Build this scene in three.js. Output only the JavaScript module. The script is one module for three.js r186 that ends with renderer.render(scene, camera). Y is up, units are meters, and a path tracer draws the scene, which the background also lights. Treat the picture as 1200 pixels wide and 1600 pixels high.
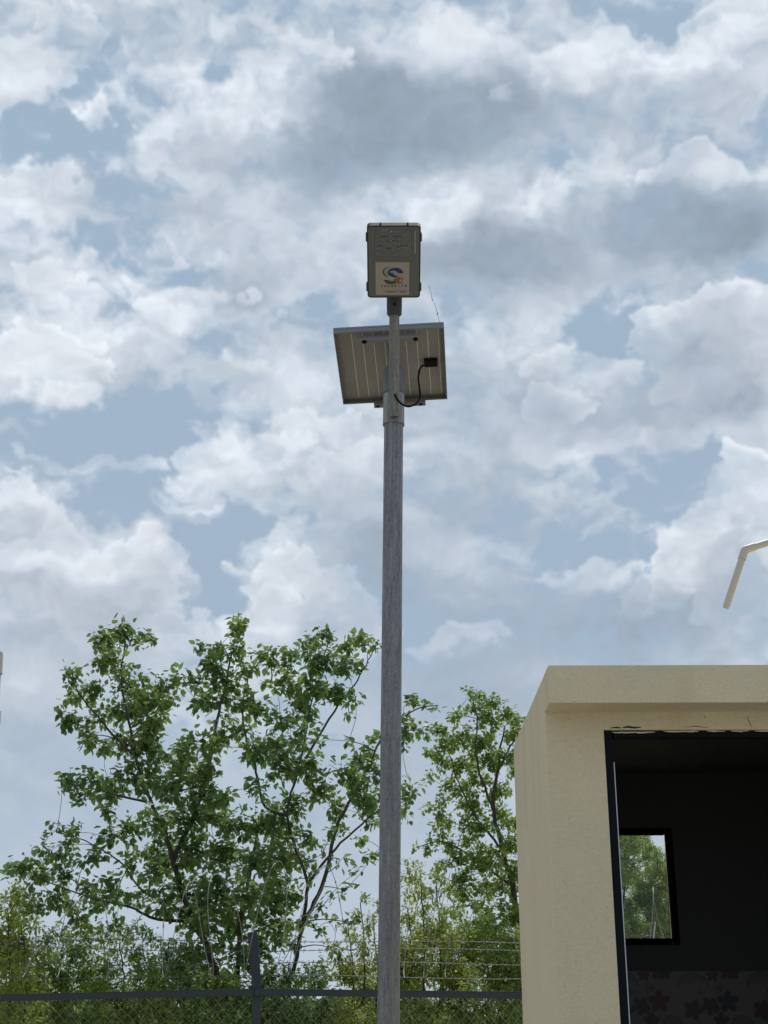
import * as THREE from 'three';
import { mergeGeometries, toCreasedNormals } from 'three/addons/utils/BufferGeometryUtils.js';
import { RoundedBoxGeometry } from 'three/addons/geometries/RoundedBoxGeometry.js';
import { Brush, Evaluator, SUBTRACTION, INTERSECTION } from 'three-bvh-csg';

// ---------------------------------------------------------------- camera, sun, exposure
const scene = new THREE.Scene();
const EYE = 1.65, PITCH = THREE.MathUtils.degToRad(20.5), FOCAL = 2090;   // focal length in pixels of a 1600 pixel high picture
const camera = new THREE.PerspectiveCamera(2 * Math.atan(800 / FOCAL) * 180 / Math.PI, 3 / 4, 0.1, 4000);
camera.position.set(0, EYE, 0);
camera.lookAt(0, EYE + Math.sin(PITCH), -Math.cos(PITCH));
const renderer = new THREE.WebGLRenderer({ antialias: true });
renderer.toneMapping = THREE.LinearToneMapping;
renderer.toneMappingExposure = 1.0;
renderer.shadowMap.enabled = true;
const sun = new THREE.DirectionalLight(new THREE.Color(1, 0.95, 0.87), 4.6);
sun.position.set(8, 47, -36);
sun.target.position.set(0, 2, -8);
sun.castShadow = true;
sun.shadow.mapSize.set(2048, 2048);
Object.assign(sun.shadow.camera, { left: -20, right: 20, top: 20, bottom: -20, near: 1, far: 150 });
sun.shadow.radius = 3;
scene.add(sun, sun.target);

// ---------------------------------------------------------------- helpers: random numbers and noise
function rng(seed) { let a = seed >>> 0; return () => { a = (a + 0x6d2b79f5) >>> 0; let t = Math.imul(a ^ (a >>> 15), 1 | a); t = (t + Math.imul(t ^ (t >>> 7), 61 | t)) ^ t; return ((t ^ (t >>> 14)) >>> 0) / 4294967296; }; }
const PERM = new Uint8Array(512);
{ const r = rng(77), p = [...Array(256).keys()]; for (let i = 255; i > 0; i--) { const j = Math.floor(r() * (i + 1)); [p[i], p[j]] = [p[j], p[i]]; } for (let i = 0; i < 512; i++) PERM[i] = p[i & 255]; }
function grad(h, x, y, z) { h &= 15; const u = h < 8 ? x : y, v = h < 4 ? y : h === 12 || h === 14 ? x : z; return ((h & 1) ? -u : u) + ((h & 2) ? -v : v); }
function noise(x, y, z) {
  const fx = Math.floor(x), fy = Math.floor(y), fz = Math.floor(z), X = fx & 255, Y = fy & 255, Z = fz & 255;
  x -= fx; y -= fy; z -= fz;
  const u = x * x * x * (x * (x * 6 - 15) + 10), v = y * y * y * (y * (y * 6 - 15) + 10), w = z * z * z * (z * (z * 6 - 15) + 10);
  const A = PERM[X] + Y, AA = PERM[A] + Z, AB = PERM[A + 1] + Z, B = PERM[X + 1] + Y, BA = PERM[B] + Z, BB = PERM[B + 1] + Z;
  const l = (t, a, b) => a + t * (b - a);
  return l(w, l(v, l(u, grad(PERM[AA], x, y, z), grad(PERM[BA], x - 1, y, z)), l(u, grad(PERM[AB], x, y - 1, z), grad(PERM[BB], x - 1, y - 1, z))),
    l(v, l(u, grad(PERM[AA + 1], x, y, z - 1), grad(PERM[BA + 1], x - 1, y, z - 1)), l(u, grad(PERM[AB + 1], x, y - 1, z - 1), grad(PERM[BB + 1], x - 1, y - 1, z - 1))));
}
function fbm(x, y, z, n, gain = 0.5) { let s = 0, a = 1; for (let i = 0; i < n; i++) { s += a * noise(x, y, z); a *= gain; x = x * 2.03 + 7.1; y = y * 2.03 + 3.7; z = z * 2.03 + 5.3; } return s; }
function billow(x, y, z, n, gain = 0.5) { let s = 0, a = 1, t = 0; for (let i = 0; i < n; i++) { s += a * Math.abs(noise(x, y, z)); t += a; a *= gain; x = x * 2.07 + 1.7; y = y * 2.07 + 9.2; z = z * 2.07 + 4.4; } return 2.2 * s / t; }
const clamp = (x, a = 0, b = 1) => Math.min(b, Math.max(a, x));
const sstep = (a, b, x) => { const t = clamp((x - a) / (b - a)); return t * t * (3 - 2 * t); };
const mix = (a, b, t) => a + (b - a) * t;

// ---------------------------------------------------------------- sky: broken cumulus, lit from behind; where each cloud stands is given as
// [azimuth, elevation, half width, half height, strength] in degrees
const CLOUD_AMOUNT = [[-13.9,36.0,2.33,1.98,-0.9],[-17.2,35.6,2.40,0.85,-0.8],[-14.8,38.3,0.88,1.44,-0.5],[-11.2,34.2,1.56,1.01,-0.6],[-19.0,37.6,0.66,1.06,-0.6],[-6.8,38.6,0.99,0.61,-0.35],[-6.2,36.9,1.95,0.63,-0.45],[-15.5,31.7,3.26,0.56,-0.7],[-9.7,30.8,2.14,0.99,-0.75],[-13.3,29.2,1.77,1.25,-0.85],[-7.8,27.2,1.51,0.48,-0.6],[-4.0,28.6,0.77,1.07,-0.45],[-2.7,29.7,0.87,0.53,-0.45],[-11.5,32.0,1.83,0.64,-0.3],[-13.9,24.0,4.83,0.80,-0.95],[-11.4,21.7,1.99,1.34,-0.85],[-10.6,22.9,1.73,1.61,-0.6],[-7.4,19.0,2.00,2.04,-1],[-7.7,16.5,0.98,1.35,-0.9],[-14.5,18.4,1.36,0.58,-0.5],[-5.9,23.1,1.18,1.09,-0.1],[-9.0,25.1,1.77,0.54,-0.6],[14.3,40.0,1.43,0.94,-0.9],[11.9,40.4,1.14,0.47,-0.7],[8.4,34.8,0.70,0.36,-0.6],[10.2,27.9,2.09,1.19,-1],[11.0,28.8,1.49,1.05,-0.5],[17.7,28.9,0.99,1.02,-0.6],[12.5,21.8,2.96,0.94,-1],[11.4,18.5,1.67,1.34,-0.95],[6.9,19.3,0.72,0.95,-0.6],[9.1,19.0,0.85,0.49,-0.5],[2.8,16.4,3.98,1.63,-0.2],[-6.8,40.8,1.34,0.48,-0.35],[-5.3,41.0,1.35,0.43,-0.5],[-3.1,40.9,0.75,0.60,-0.3],[-17.5,37.7,2.29,1.43,0.6],[-18.3,36.6,1.80,0.72,0.4],[-8.1,36.0,3.85,2.27,0.35],[-10.0,39.6,2.95,1.20,0.35],[-5.7,39.9,2.34,0.97,0.45],[3.0,40.0,2.35,0.97,0.5],[5.7,40.3,1.68,0.96,0.5],[9.3,38.4,2.92,1.22,0.6],[13.1,38.0,1.90,0.97,0.5],[16.7,38.5,2.47,1.42,0.55],[-17.0,33.8,2.08,1.12,0.5],[-15.3,32.6,3.28,0.81,0.5],[-11.1,32.9,1.85,0.77,0.3],[-17.1,29.7,2.01,1.15,0.6],[-12.4,30.5,1.05,0.47,0.4],[-7.6,33.2,3.15,1.29,0.35],[-8.7,34.9,3.17,1.02,0.3],[-5.0,31.0,2.81,1.06,0.4],[-7.7,29.5,4.29,0.79,0.4],[-11.3,28.5,1.79,0.74,0.4],[-15.8,25.9,2.12,1.83,0.55],[-13.0,27.5,2.05,1.18,0.4],[-6.1,26.1,3.31,1.08,0.4],[-3.7,27.5,2.14,0.67,0.3],[3.0,37.0,4.27,2.26,0.75],[5.4,32.0,4.40,1.57,0.6],[16.4,31.8,3.22,1.52,0.8],[15.8,26.2,3.11,2.22,0.75],[-2.6,35.2,2.27,1.79,0.5],[-1.3,38.8,1.34,1.48,0.4],[12.4,30.7,3.60,1.30,0.4],[6.8,29.6,2.46,1.06,0.3],[3.1,30.8,2.50,1.59,0.3],[-1.3,33.2,2.24,1.04,0.2],[-3.8,22.1,4.71,1.50,0.55],[-1.2,23.8,2.39,1.37,0.45],[-7.0,21.2,1.74,0.82,0.4],[-1.2,20.2,2.63,1.64,0.35],[-14.6,19.9,2.47,1.33,0.5],[-15.1,16.7,2.94,2.90,0.55],[-11.6,17.4,2.49,1.61,0.5],[-10.1,15.9,1.93,1.61,0.45],[-12.4,13.4,4.28,2.37,0.35],[-3.7,16.9,2.28,1.64,0.4],[3.0,25.4,2.71,1.63,0.35],[4.4,22.6,2.36,1.64,0.35],[6.9,25.8,1.79,1.35,0.3],[14.7,24.2,3.38,1.58,0.45],[8.9,24.1,2.93,1.08,0.2],[14.4,17.8,2.70,2.38,0.4],[11.2,15.8,1.64,1.34,0.3],[4.6,19.6,2.31,2.19,0.15],[8.5,16.8,1.96,1.08,0.25]];
const CLOUD_TONE = [[3.0,37.0,4.27,2.14,-0.9],[0.0,37.3,1.65,1.51,-0.4],[5.4,31.9,3.77,1.31,-0.6],[16.7,31.7,2.63,1.39,-0.9],[12.6,32.5,1.82,1.02,-0.5],[15.5,26.2,3.12,1.70,-0.85],[-1.8,38.8,1.00,1.23,-0.6],[-2.6,35.0,1.94,1.54,-0.5],[12.2,35.6,2.50,1.00,-0.3],[16.1,36.2,1.82,1.46,-0.25],[4.7,21.5,3.22,2.18,-0.35],[8.9,24.1,3.22,1.08,-0.4],[14.7,24.2,2.53,1.06,-0.3],[2.8,16.4,3.70,3.00,-0.6],[0.6,18.3,1.73,2.19,-0.5],[13.4,15.7,3.23,1.59,-0.5],[8.4,14.9,3.32,1.61,-0.55],[-12.0,26.1,1.75,1.06,-0.35],[-5.6,29.9,1.86,0.66,-0.25],[-8.1,8.3,10.63,3.11,-0.6],[3.3,12.3,4.15,2.68,-0.6],[3.4,40.2,3.70,1.09,0.7],[9.3,38.4,2.92,1.22,0.7],[13.4,38.0,1.89,0.97,0.6],[16.4,39.1,2.48,1.18,0.6],[-6.7,39.8,3.00,0.97,0.45],[-3.3,39.1,1.34,0.61,0.4],[-17.5,37.5,2.43,1.43,0.3],[1.4,33.8,1.93,0.91,0.5],[8.9,33.6,2.51,0.77,0.5],[-9.2,37.4,2.91,1.73,0.25],[-16.4,26.1,1.69,1.56,0.35],[-17.1,29.7,1.72,1.02,0.4],[-4.7,22.6,4.13,1.36,0.4],[8.2,26.5,2.69,0.94,0.45],[-14.3,19.9,2.48,1.33,0.25],[-12.0,18.5,1.39,0.80,0.3],[-4.0,17.7,2.00,1.09,0.4],[8.0,17.6,1.69,0.81,0.3],[2.5,14.7,2.53,0.81,0.3],[-15.9,32.7,3.27,1.01,0.25],[-6.1,26.1,2.71,0.81,0.25]];
const CLOUD_HEADS = [[15.3,34.0,1.50,1.05,1],[13.9,33.6,0.97,0.56,0.9],[16.7,33.6,0.89,0.65,0.9],[17.7,33.6,1.47,0.35,0.6],[14.7,26.3,2.29,2.31,0.9],[16.4,26.4,2.82,2.08,0.9],[13.1,26.8,1.16,1.32,0.9],[10.8,26.0,1.17,0.85,0.9],[9.2,25.9,1.18,0.86,0.8],[7.6,26.4,1.50,0.81,0.8],[6.7,26.1,1.05,0.59,0.7],[7.3,24.4,1.18,0.81,0.6],[16.2,22.0,0.71,0.79,1],[15.9,21.5,0.49,0.32,0.9],[16.0,17.6,2.93,3.42,0.8],[14.3,18.6,1.63,1.59,0.9],[13.0,17.9,1.37,1.47,0.9],[15.1,19.6,1.09,1.06,0.9],[16.6,20.5,1.08,1.05,0.8],[12.4,16.6,1.09,1.33,0.7],[10.7,18.0,0.67,0.59,0.7],[8.3,17.7,1.27,0.70,0.7],[7.2,18.0,0.79,0.49,0.6],[11.0,16.1,1.10,1.34,0.5],[13.3,20.5,1.25,0.21,0.5],[11.5,19.7,0.84,0.16,0.5],[-6.7,17.9,0.60,0.33,0.9],[-3.4,17.6,1.57,1.15,0.9],[-4.8,16.5,1.13,0.98,0.9],[-2.0,16.8,1.71,1.36,0.8],[-5.4,15.4,1.26,0.81,0.7],[-2.8,15.3,2.54,1.09,0.7],[2.5,14.7,1.69,0.49,0.8],[4.1,15.0,1.18,0.43,0.8],[1.1,14.6,0.85,0.43,0.7],[-13.7,36.4,1.00,0.52,0.8],[-10.7,31.6,0.98,0.41,0.6],[-15.3,22.3,1.53,0.37,0.8],[-11.6,22.6,1.60,0.38,0.7],[-16.1,22.3,0.55,0.24,0.6],[-16.8,26.2,1.55,1.25,0.8],[-15.2,25.8,1.19,1.05,0.8],[-15.2,24.8,0.99,0.53,0.7],[-16.2,27.2,1.14,0.52,0.6],[-17.4,24.9,1.11,1.04,0.7],[-15.4,20.1,2.05,1.00,0.8],[-13.5,21.3,0.50,0.40,0.6],[-11.7,18.8,1.53,0.91,0.8],[-10.6,18.0,1.54,0.97,0.8],[-14.0,19.1,1.92,0.80,0.6],[-12.4,16.6,3.28,1.87,0.6],[-9.0,15.4,1.25,0.97,0.8],[-15.2,17.2,2.41,1.58,0.6],[-17.5,37.5,2.13,1.00,0.6],[-18.8,39.2,1.83,0.70,0.5],[-15.8,38.9,1.10,1.42,0.5],[-17.6,33.7,2.06,0.99,0.6],[-15.3,32.7,2.09,0.63,0.5],[-16.8,29.7,1.73,0.89,0.6],[-12.5,30.5,0.72,0.31,0.5],[2.0,40.8,1.36,0.60,0.6],[4.1,40.3,1.68,0.73,0.7],[5.8,40.8,0.84,0.43,0.7],[8.6,38.5,1.96,0.98,0.7],[8.9,37.6,0.97,0.54,0.7],[10.9,38.6,1.94,0.87,0.6],[13.5,38.6,1.58,0.96,0.5],[16.8,39.3,1.86,1.18,0.6],[5.0,37.7,0.53,0.30,0.4],[-3.2,39.2,1.07,0.44,0.5],[-6.0,39.7,1.33,0.61,0.5],[9.4,33.6,1.88,0.46,0.4],[-8.0,22.5,1.60,0.60,0.5],[-5.9,23.4,2.07,0.68,0.5],[-3.6,24.3,2.69,0.60,0.5],[-6.2,22.0,2.93,0.71,0.5],[-7.6,20.5,1.44,0.24,0.5],[-1.2,22.1,2.66,1.37,0.4],[-6.8,26.5,1.35,0.48,0.5],[-7.7,25.1,1.48,0.54,0.5],[-11.1,29.0,1.80,0.58,0.5],[-9.0,29.7,2.13,0.63,0.5]];
function skyTexture() {
  const W = 4096, H = 2048, data = new Float32Array(W * H * 4), rad = Math.PI / 180;
  const air0 = [0.425, 0.515, 0.625], air1 = [0.325, 0.445, 0.58], white = [0.83, 0.86, 0.905], grey = [0.315, 0.375, 0.46];
  for (let j = H / 2; j < H; j++) {
    const el0 = ((j + 0.5) / H - 0.5) * 180, ce = Math.cos(el0 * rad), y = Math.sin(el0 * rad);
    for (let i = 0; i < W; i++) {
      const lon = ((i + 0.5) / W - 0.5) * 2 * Math.PI, x = Math.cos(lon) * ce, z = Math.sin(lon) * ce;
      let az0 = lon / rad + 90; if (az0 > 180) az0 -= 360;
      const qy = y * 1.25;
      const w1 = fbm(x * 7 + 3, qy * 7, z * 7, 2), w2 = fbm(x * 7, qy * 7 + 9, z * 7 + 4, 2);
      const w3 = fbm(x * 26 + 1, qy * 26, z * 26, 4, 0.6), w4 = fbm(x * 26, qy * 26 + 5, z * 26 + 2, 4, 0.6);
      const az = az0 + (1.5 * w1 + 0.8 * w3) / Math.max(ce, 0.2), el = el0 + 1.1 * w2 + 0.65 * w4;
      const px = x + 0.012 * w3, py = qy + 0.012 * w4, pz = z;
      const bl = billow(px * 15, py * 15, pz * 15, 5, 0.5);
      const near = (1 - sstep(19, 26, Math.abs(az0))) * (1 - sstep(44, 52, el0)), tiny = near > 0 ? billow(px * 52, py * 52, pz * 52, 4, 0.55) - 0.4 : 0;
      const large = fbm(x * 5.5 + 20, qy * 7.5, z * 5.5, 3), soft = fbm(px * 11 + 2, py * 13 + 3, pz * 11, 5, 0.55), fine = fbm(px * 40, py * 50 + 3, pz * 40, 4, 0.6);
      const softUp = fbm(px * 11 + 2, (py + 0.02) * 13 + 3, pz * 11, 4, 0.55);
      const calm = sstep(3, 16, el0);
      let D = 0.25 + calm * (0.62 * soft + 0.46 * fine) + 0.25 * (bl - 0.42) + large * mix(0.9, 0.2, near), T = large * mix(-1.2, -0.2, near) + calm * (0.85 * soft + 0.55 * fine), edge = -9, force = 0, inside = 0;
      if (near > 0) {
        let g = 0, t = 0;
        for (const b of CLOUD_AMOUNT) { const u = (az - b[0]) / b[2], v = (el - b[1]) / b[3], r = u * u + v * v; if (r < 6) g += b[4] * Math.exp(-r * 0.9); }
        for (const b of CLOUD_TONE) { const u = (az - b[0]) / (b[2] * 1.2), v = (el - b[1]) / b[3], r = u * u + v * v; if (r < 6) t += b[4] * Math.exp(-r * 0.9); }
        D += near * 0.85 * g; T += near * 1.15 * t;
        for (const b of CLOUD_HEADS) {
          const u = (az - b[0]) / b[2], v = (el - b[1]) / b[3], r2 = u * u + v * v;
          if (r2 > 5) continue;
          const size = Math.min(b[2], b[3]);
          const m = (1 - Math.sqrt(r2)) * size + (0.75 * (bl - 0.35) + 0.3 * tiny) * Math.min(1, size * 1.5);
          const s = Math.min(1, (v > 0 ? 1 : Math.max(0.12, 1 + v * 0.9)) * (0.75 + 0.6 * soft));   // flat, dissolving bases
          if (m > edge) edge = m;
          const f = b[4] * s * sstep(-0.02, 0.12 + 0.5 * Math.max(0, -v), m);
          if (f > force) { force = f; inside = Math.max(inside, s); }
        }
      }
      const hazeT = Math.exp(-Math.max(0, el0) / 13);
      const d0 = D + 0.22, a1 = 1 - Math.exp(-1.55 * (d0 > 0.3 ? d0 - 0.15 : d0 > 0 ? d0 * d0 / 0.6 : 0)), thick = sstep(-0.05, 1.5, D - 0.75 * T);
      const rel = clamp((soft - softUp) * 0.24, -0.08, 0.08) * calm;
      const lowFade = mix(1, 0.6, hazeT);
      const o = (j * W + i) * 4;
      const ha = near * force, rim = Math.exp(-Math.max(0, edge) / 0.55) * inside, puff = (bl - 0.4) * 0.16 + tiny * 0.1;
      for (let k = 0; k < 3; k++) {
        const air = mix(air1[k], air0[k], 0.15 + 0.85 * hazeT);
        let c = mix(white[k], grey[k], thick) * (1 + rel + 0.13 * calm * tiny + 0.12 * clamp(T, -0.5, 1));
        c = mix(air, c, a1 * 0.95 * lowFade);
        const head = mix(mix(c, mix(white[k], grey[k], 0.42), 0.55), white[k] * 1.14, rim) * (1 + puff * 1.3);
        data[o + k] = mix(c, head, Math.min(1, ha * 1.05));
      }
      data[o + 3] = 1;
    }
  }
  for (let j = 0; j < H / 2; j++) for (let i = 0; i < W; i++) { const o = (j * W + i) * 4; data[o] = 0.2; data[o + 1] = 0.19; data[o + 2] = 0.165; data[o + 3] = 1; }
  const t = new THREE.DataTexture(data, W, H, THREE.RGBAFormat, THREE.FloatType);
  t.mapping = THREE.EquirectangularReflectionMapping;
  t.magFilter = t.minFilter = THREE.LinearFilter;
  t.needsUpdate = true;
  return t;
}
scene.background = scene.environment = skyTexture();

// ---------------------------------------------------------------- helpers: naming, placing, meshes
const usedNames = new Map();
function numbered(name) { const n = usedNames.get(name) ?? 0; usedNames.set(name, n + 1); return n ? `${name}_${String(n).padStart(3, '0')}` : name; }
function tag(o, label, category, group, kind) { Object.assign(o.userData, { label, category }); if (group) o.userData.group = group; if (kind) o.userData.kind = kind; return o; }
function structure(o) { o.userData.kind = 'structure'; return o; }
function shadows(o) { o.castShadow = o.receiveShadow = true; return o; }
function thing(name, x = 0, y = 0, z = 0) { const g = new THREE.Group(); g.name = numbered(name); g.position.set(x, y, z); scene.add(g); return g; }
function part(name, geometry, material, parent) { const m = shadows(new THREE.Mesh(geometry, material)); m.name = name; parent.add(m); return m; }
function at(px, py, d) {            // the point that a given direction reaches at d metres ahead of the camera
  const X = (px - 600) / FOCAL, Y = (800 - py) / FOCAL, f = Math.cos(PITCH) - Y * Math.sin(PITCH), u = Y * Math.cos(PITCH) + Math.sin(PITCH);
  return new THREE.Vector3(X / f * d, EYE + u / f * d, -d);
}
const V = (x, y, z) => new THREE.Vector3(x, y, z);
function box(w, h, d, x = 0, y = 0, z = 0, r = 0) { const g = r ? new RoundedBoxGeometry(w, h, d, 2, r) : new THREE.BoxGeometry(w, h, d); return g.translate(x, y, z); }
function cyl(r0, r1, h, x = 0, y = 0, z = 0, n = 32) { return new THREE.CylinderGeometry(r1, r0, h, n, 1).translate(x, y + h / 2, z); }
function merged(list) { return mergeGeometries(list.map((g) => { const n = g.index ? g.toNonIndexed() : g; for (const k of Object.keys(n.attributes)) if (!['position', 'normal', 'uv'].includes(k)) n.deleteAttribute(k); return n; })); }
function polyTube(points, radius, sides = 6, cap = true) {      // a tube through points; radius is a number or a function of 0..1
  const pos = [], nor = [], uv = [], idx = [], n = points.length, t = V(), nrm = V(0, 0, 1), bi = V();
  let len = 0;
  for (let i = 0; i < n; i++) {
    t.subVectors(points[Math.min(n - 1, i + 1)], points[Math.max(0, i - 1)]).normalize();
    if (i === 0 && Math.abs(t.z) > 0.9) nrm.set(1, 0, 0);
    nrm.addScaledVector(t, -nrm.dot(t)).normalize(); bi.crossVectors(t, nrm);
    const r = typeof radius === 'number' ? radius : radius(i / (n - 1));
    if (i) len += points[i].distanceTo(points[i - 1]);
    for (let s = 0; s <= sides; s++) {
      const a = s / sides * 2 * Math.PI, c = Math.cos(a), d = Math.sin(a), x = nrm.x * c + bi.x * d, y = nrm.y * c + bi.y * d, z = nrm.z * c + bi.z * d;
      pos.push(points[i].x + x * r, points[i].y + y * r, points[i].z + z * r); nor.push(x, y, z); uv.push(s / sides * 2 * Math.PI * r, len);
    }
    if (i) for (let s = 0; s < sides; s++) { const a = (i - 1) * (sides + 1) + s, b = a + sides + 1; idx.push(a, a + 1, b, b, a + 1, b + 1); }
  }
  if (cap) for (const [i, sg] of [[0, 1], [n - 1, -1]]) { const c = pos.length / 3; pos.push(points[i].x, points[i].y, points[i].z); t.subVectors(points[Math.min(n - 1, i + 1)], points[Math.max(0, i - 1)]).normalize().multiplyScalar(-sg); nor.push(t.x, t.y, t.z); uv.push(0, 0); for (let s = 0; s < sides; s++) { const a = i * (sides + 1) + s; sg > 0 ? idx.push(c, a + 1, a) : idx.push(c, a, a + 1); } }
  const g = new THREE.BufferGeometry();
  g.setAttribute('position', new THREE.Float32BufferAttribute(pos, 3)); g.setAttribute('normal', new THREE.Float32BufferAttribute(nor, 3)); g.setAttribute('uv', new THREE.Float32BufferAttribute(uv, 2)); g.setIndex(idx);
  return g;
}
function smooth(points, n) { return new THREE.CatmullRomCurve3(points, false, 'centripetal').getPoints(n); }
function boxUV(g) {                 // uv in metres from the side that a face looks to
  const p = g.attributes.position, n = g.attributes.normal, uv = new Float32Array(p.count * 2);
  for (let i = 0; i < p.count; i++) { const ax = Math.abs(n.getX(i)), ay = Math.abs(n.getY(i)), az = Math.abs(n.getZ(i)), x = p.getX(i), y = p.getY(i), z = p.getZ(i); const [a, b] = ax > ay && ax > az ? [z + 3.1, y] : ay > az ? [x, z + 1.7] : [x, y]; uv[2 * i] = a; uv[2 * i + 1] = b; }
  g.setAttribute('uv', new THREE.BufferAttribute(uv, 2)); return g;
}
function texture(w, h, repeatX, repeatY, fn, srgb) {            // fn(u, v) gives linear 0..1 values; mirrored so that no seam shows
  const d = new Uint8Array(w * h * 4);
  for (let j = 0; j < h; j++) for (let i = 0; i < w; i++) { const c = fn((i + 0.5) / w, (j + 0.5) / h), o = (j * w + i) * 4; for (let k = 0; k < 3; k++) { const v = clamp(typeof c === 'number' ? c : c[k]); d[o + k] = 255 * (srgb ? (v <= 0.0031308 ? 12.92 * v : 1.055 * Math.pow(v, 1 / 2.4) - 0.055) : v); } d[o + 3] = 255; }
  const t = new THREE.DataTexture(d, w, h, THREE.RGBAFormat, THREE.UnsignedByteType);
  t.wrapS = t.wrapT = THREE.MirroredRepeatWrapping; t.repeat.set(repeatX, repeatY); t.magFilter = THREE.LinearFilter; t.minFilter = THREE.LinearFilter;
  if (srgb) t.colorSpace = THREE.SRGBColorSpace;
  t.needsUpdate = true; return t;
}
const lin = (r, g, b) => new THREE.Color().setRGB(r, g, b);
const std = (r, g, b, roughness = 0.7, metalness = 0, more = {}) => new THREE.MeshStandardMaterial({ color: lin(r, g, b), roughness, metalness, ...more });

// ---------------------------------------------------------------- materials
const stuccoBump = texture(1024, 1024, 1 / 1.2, 1 / 1.2, (u, v) => { const g = 0.5 + 0.4 * fbm(u * 170, v * 170, 1, 3, 0.8) + 0.1 * fbm(u * 18, v * 18, 4, 3), pit = sstep(0.45, 0.62, noise(u * 75, v * 75, 9)); return g - 0.4 * pit; });
const stuccoMap = texture(1024, 1024, 1 / 2.7, 1 / 2.7, (u, v) => {
  const f = 1 + 0.05 * fbm(u * 6, v * 6, 2, 4) + 0.05 * fbm(u * 150, v * 150, 3, 3, 0.7), pit = 1 - 0.14 * sstep(0.5, 0.66, noise(u * 130, v * 130, 9)), stain = sstep(0.1, 0.7, fbm(u * 9, v * 2.2, 8, 4));
  return [0.61 * f * pit * (1 - 0.07 * stain), 0.537 * f * pit * (1 - 0.085 * stain), 0.38 * f * pit * (1 - 0.13 * stain)];
}, true);
const M = {
  stucco: new THREE.MeshStandardMaterial({ map: stuccoMap, bumpMap: stuccoBump, bumpScale: 0.0028, roughness: 0.92 }),
  inside: std(0.026, 0.028, 0.026, 0.85, 0, { bumpMap: stuccoBump, bumpScale: 0.002 }),  // near-black: the shade indoors is put into this colour
  blackSteel: new THREE.MeshPhysicalMaterial({ color: lin(0.007, 0.009, 0.013), roughness: 0.8, specularIntensity: 0.2 }), seal: std(0.45, 0.47, 0.52, 0.5, 0.2), crack: std(0.02, 0.018, 0.014, 0.95), black: new THREE.MeshPhysicalMaterial({ color: lin(0.006, 0.006, 0.007), roughness: 0.8, specularIntensity: 0.3 }),
  windowSteel: new THREE.MeshPhysicalMaterial({ color: lin(0.004, 0.004, 0.005), roughness: 0.95, specularIntensity: 0.05 }), slate: std(0.034, 0.048, 0.057, 0.55, 0.15, { bumpMap: stuccoBump, bumpScale: 0.002 }), pvc: std(0.5, 0.46, 0.39, 0.6), whitePvc: std(0.5, 0.48, 0.45, 0.5),
  wire: std(0.26, 0.26, 0.25, 0.5, 0.4), barb: std(0.10, 0.10, 0.095, 0.6, 0.3), mesh: std(0.22, 0.22, 0.2, 0.6, 0.2),
};
const galvMap = texture(512, 2048, 1 / 0.36, 1 / 2.4, (u, v) => {
  const streak = fbm(u * 24, v * 66, 3, 5, 0.75), drip = fbm(u * 12, v * 7, 6, 3), spot = sstep(0.3, 0.6, noise(u * 60, v * 90, 5)), spangle = noise(u * 45, v * 200, 2);
  const line = sstep(0.2, 0.55, fbm(u * 22, v * 14, 12, 4, 0.7)), pale = sstep(0.15, 0.5, fbm(u * 16, v * 9, 15, 3, 0.6)), fleck = sstep(0.3, 0.6, noise(u * 70, v * 160, 21));
  const k = clamp(1 + 0.17 * streak + 0.24 * drip + 0.2 * spangle - 0.22 * spot - 0.2 * line + 0.22 * pale + 0.16 * fleck, 0.35, 1.8);
  return [0.168 * k, 0.176 * k, 0.186 * k];
}, true);
const galvRough = texture(256, 512, 1 / 0.36, 1 / 1.2, (u, v) => 0.62 + 0.25 * fbm(u * 20, v * 30, 7, 3));
M.galv = new THREE.MeshStandardMaterial({ map: galvMap, roughnessMap: galvRough, roughness: 0.8, metalness: 0.35, bumpMap: galvMap, bumpScale: 0.0004 });
M.galvArm = new THREE.MeshStandardMaterial({ map: galvMap, color: lin(1.05, 1.0, 0.93), roughness: 0.7, metalness: 0.25 });
M.galvLight = new THREE.MeshStandardMaterial({ map: galvMap, color: lin(1.35, 1.28, 1.2), roughness: 0.6, metalness: 0.3 });
M.galvDark = new THREE.MeshStandardMaterial({ map: galvMap, color: lin(0.75, 0.74, 0.72), roughness: 0.65, metalness: 0.3 });

// ---------------------------------------------------------------- ground
{
  const t = texture(1024, 1024, 1 / 7, 1 / 7, (u, v) => { const k = 1 + 0.3 * fbm(u * 12, v * 12, 1, 5, 0.6) + 0.25 * noise(u * 160, v * 160, 3); return [0.27 * k, 0.245 * k, 0.2 * k]; }, true);
  const g = new THREE.CircleGeometry(1500, 96).rotateX(-Math.PI / 2);
  boxUV(g);
  structure(shadows(part('ground', g, new THREE.MeshStandardMaterial({ map: t, roughness: 0.95 }), scene)));
}

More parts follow.
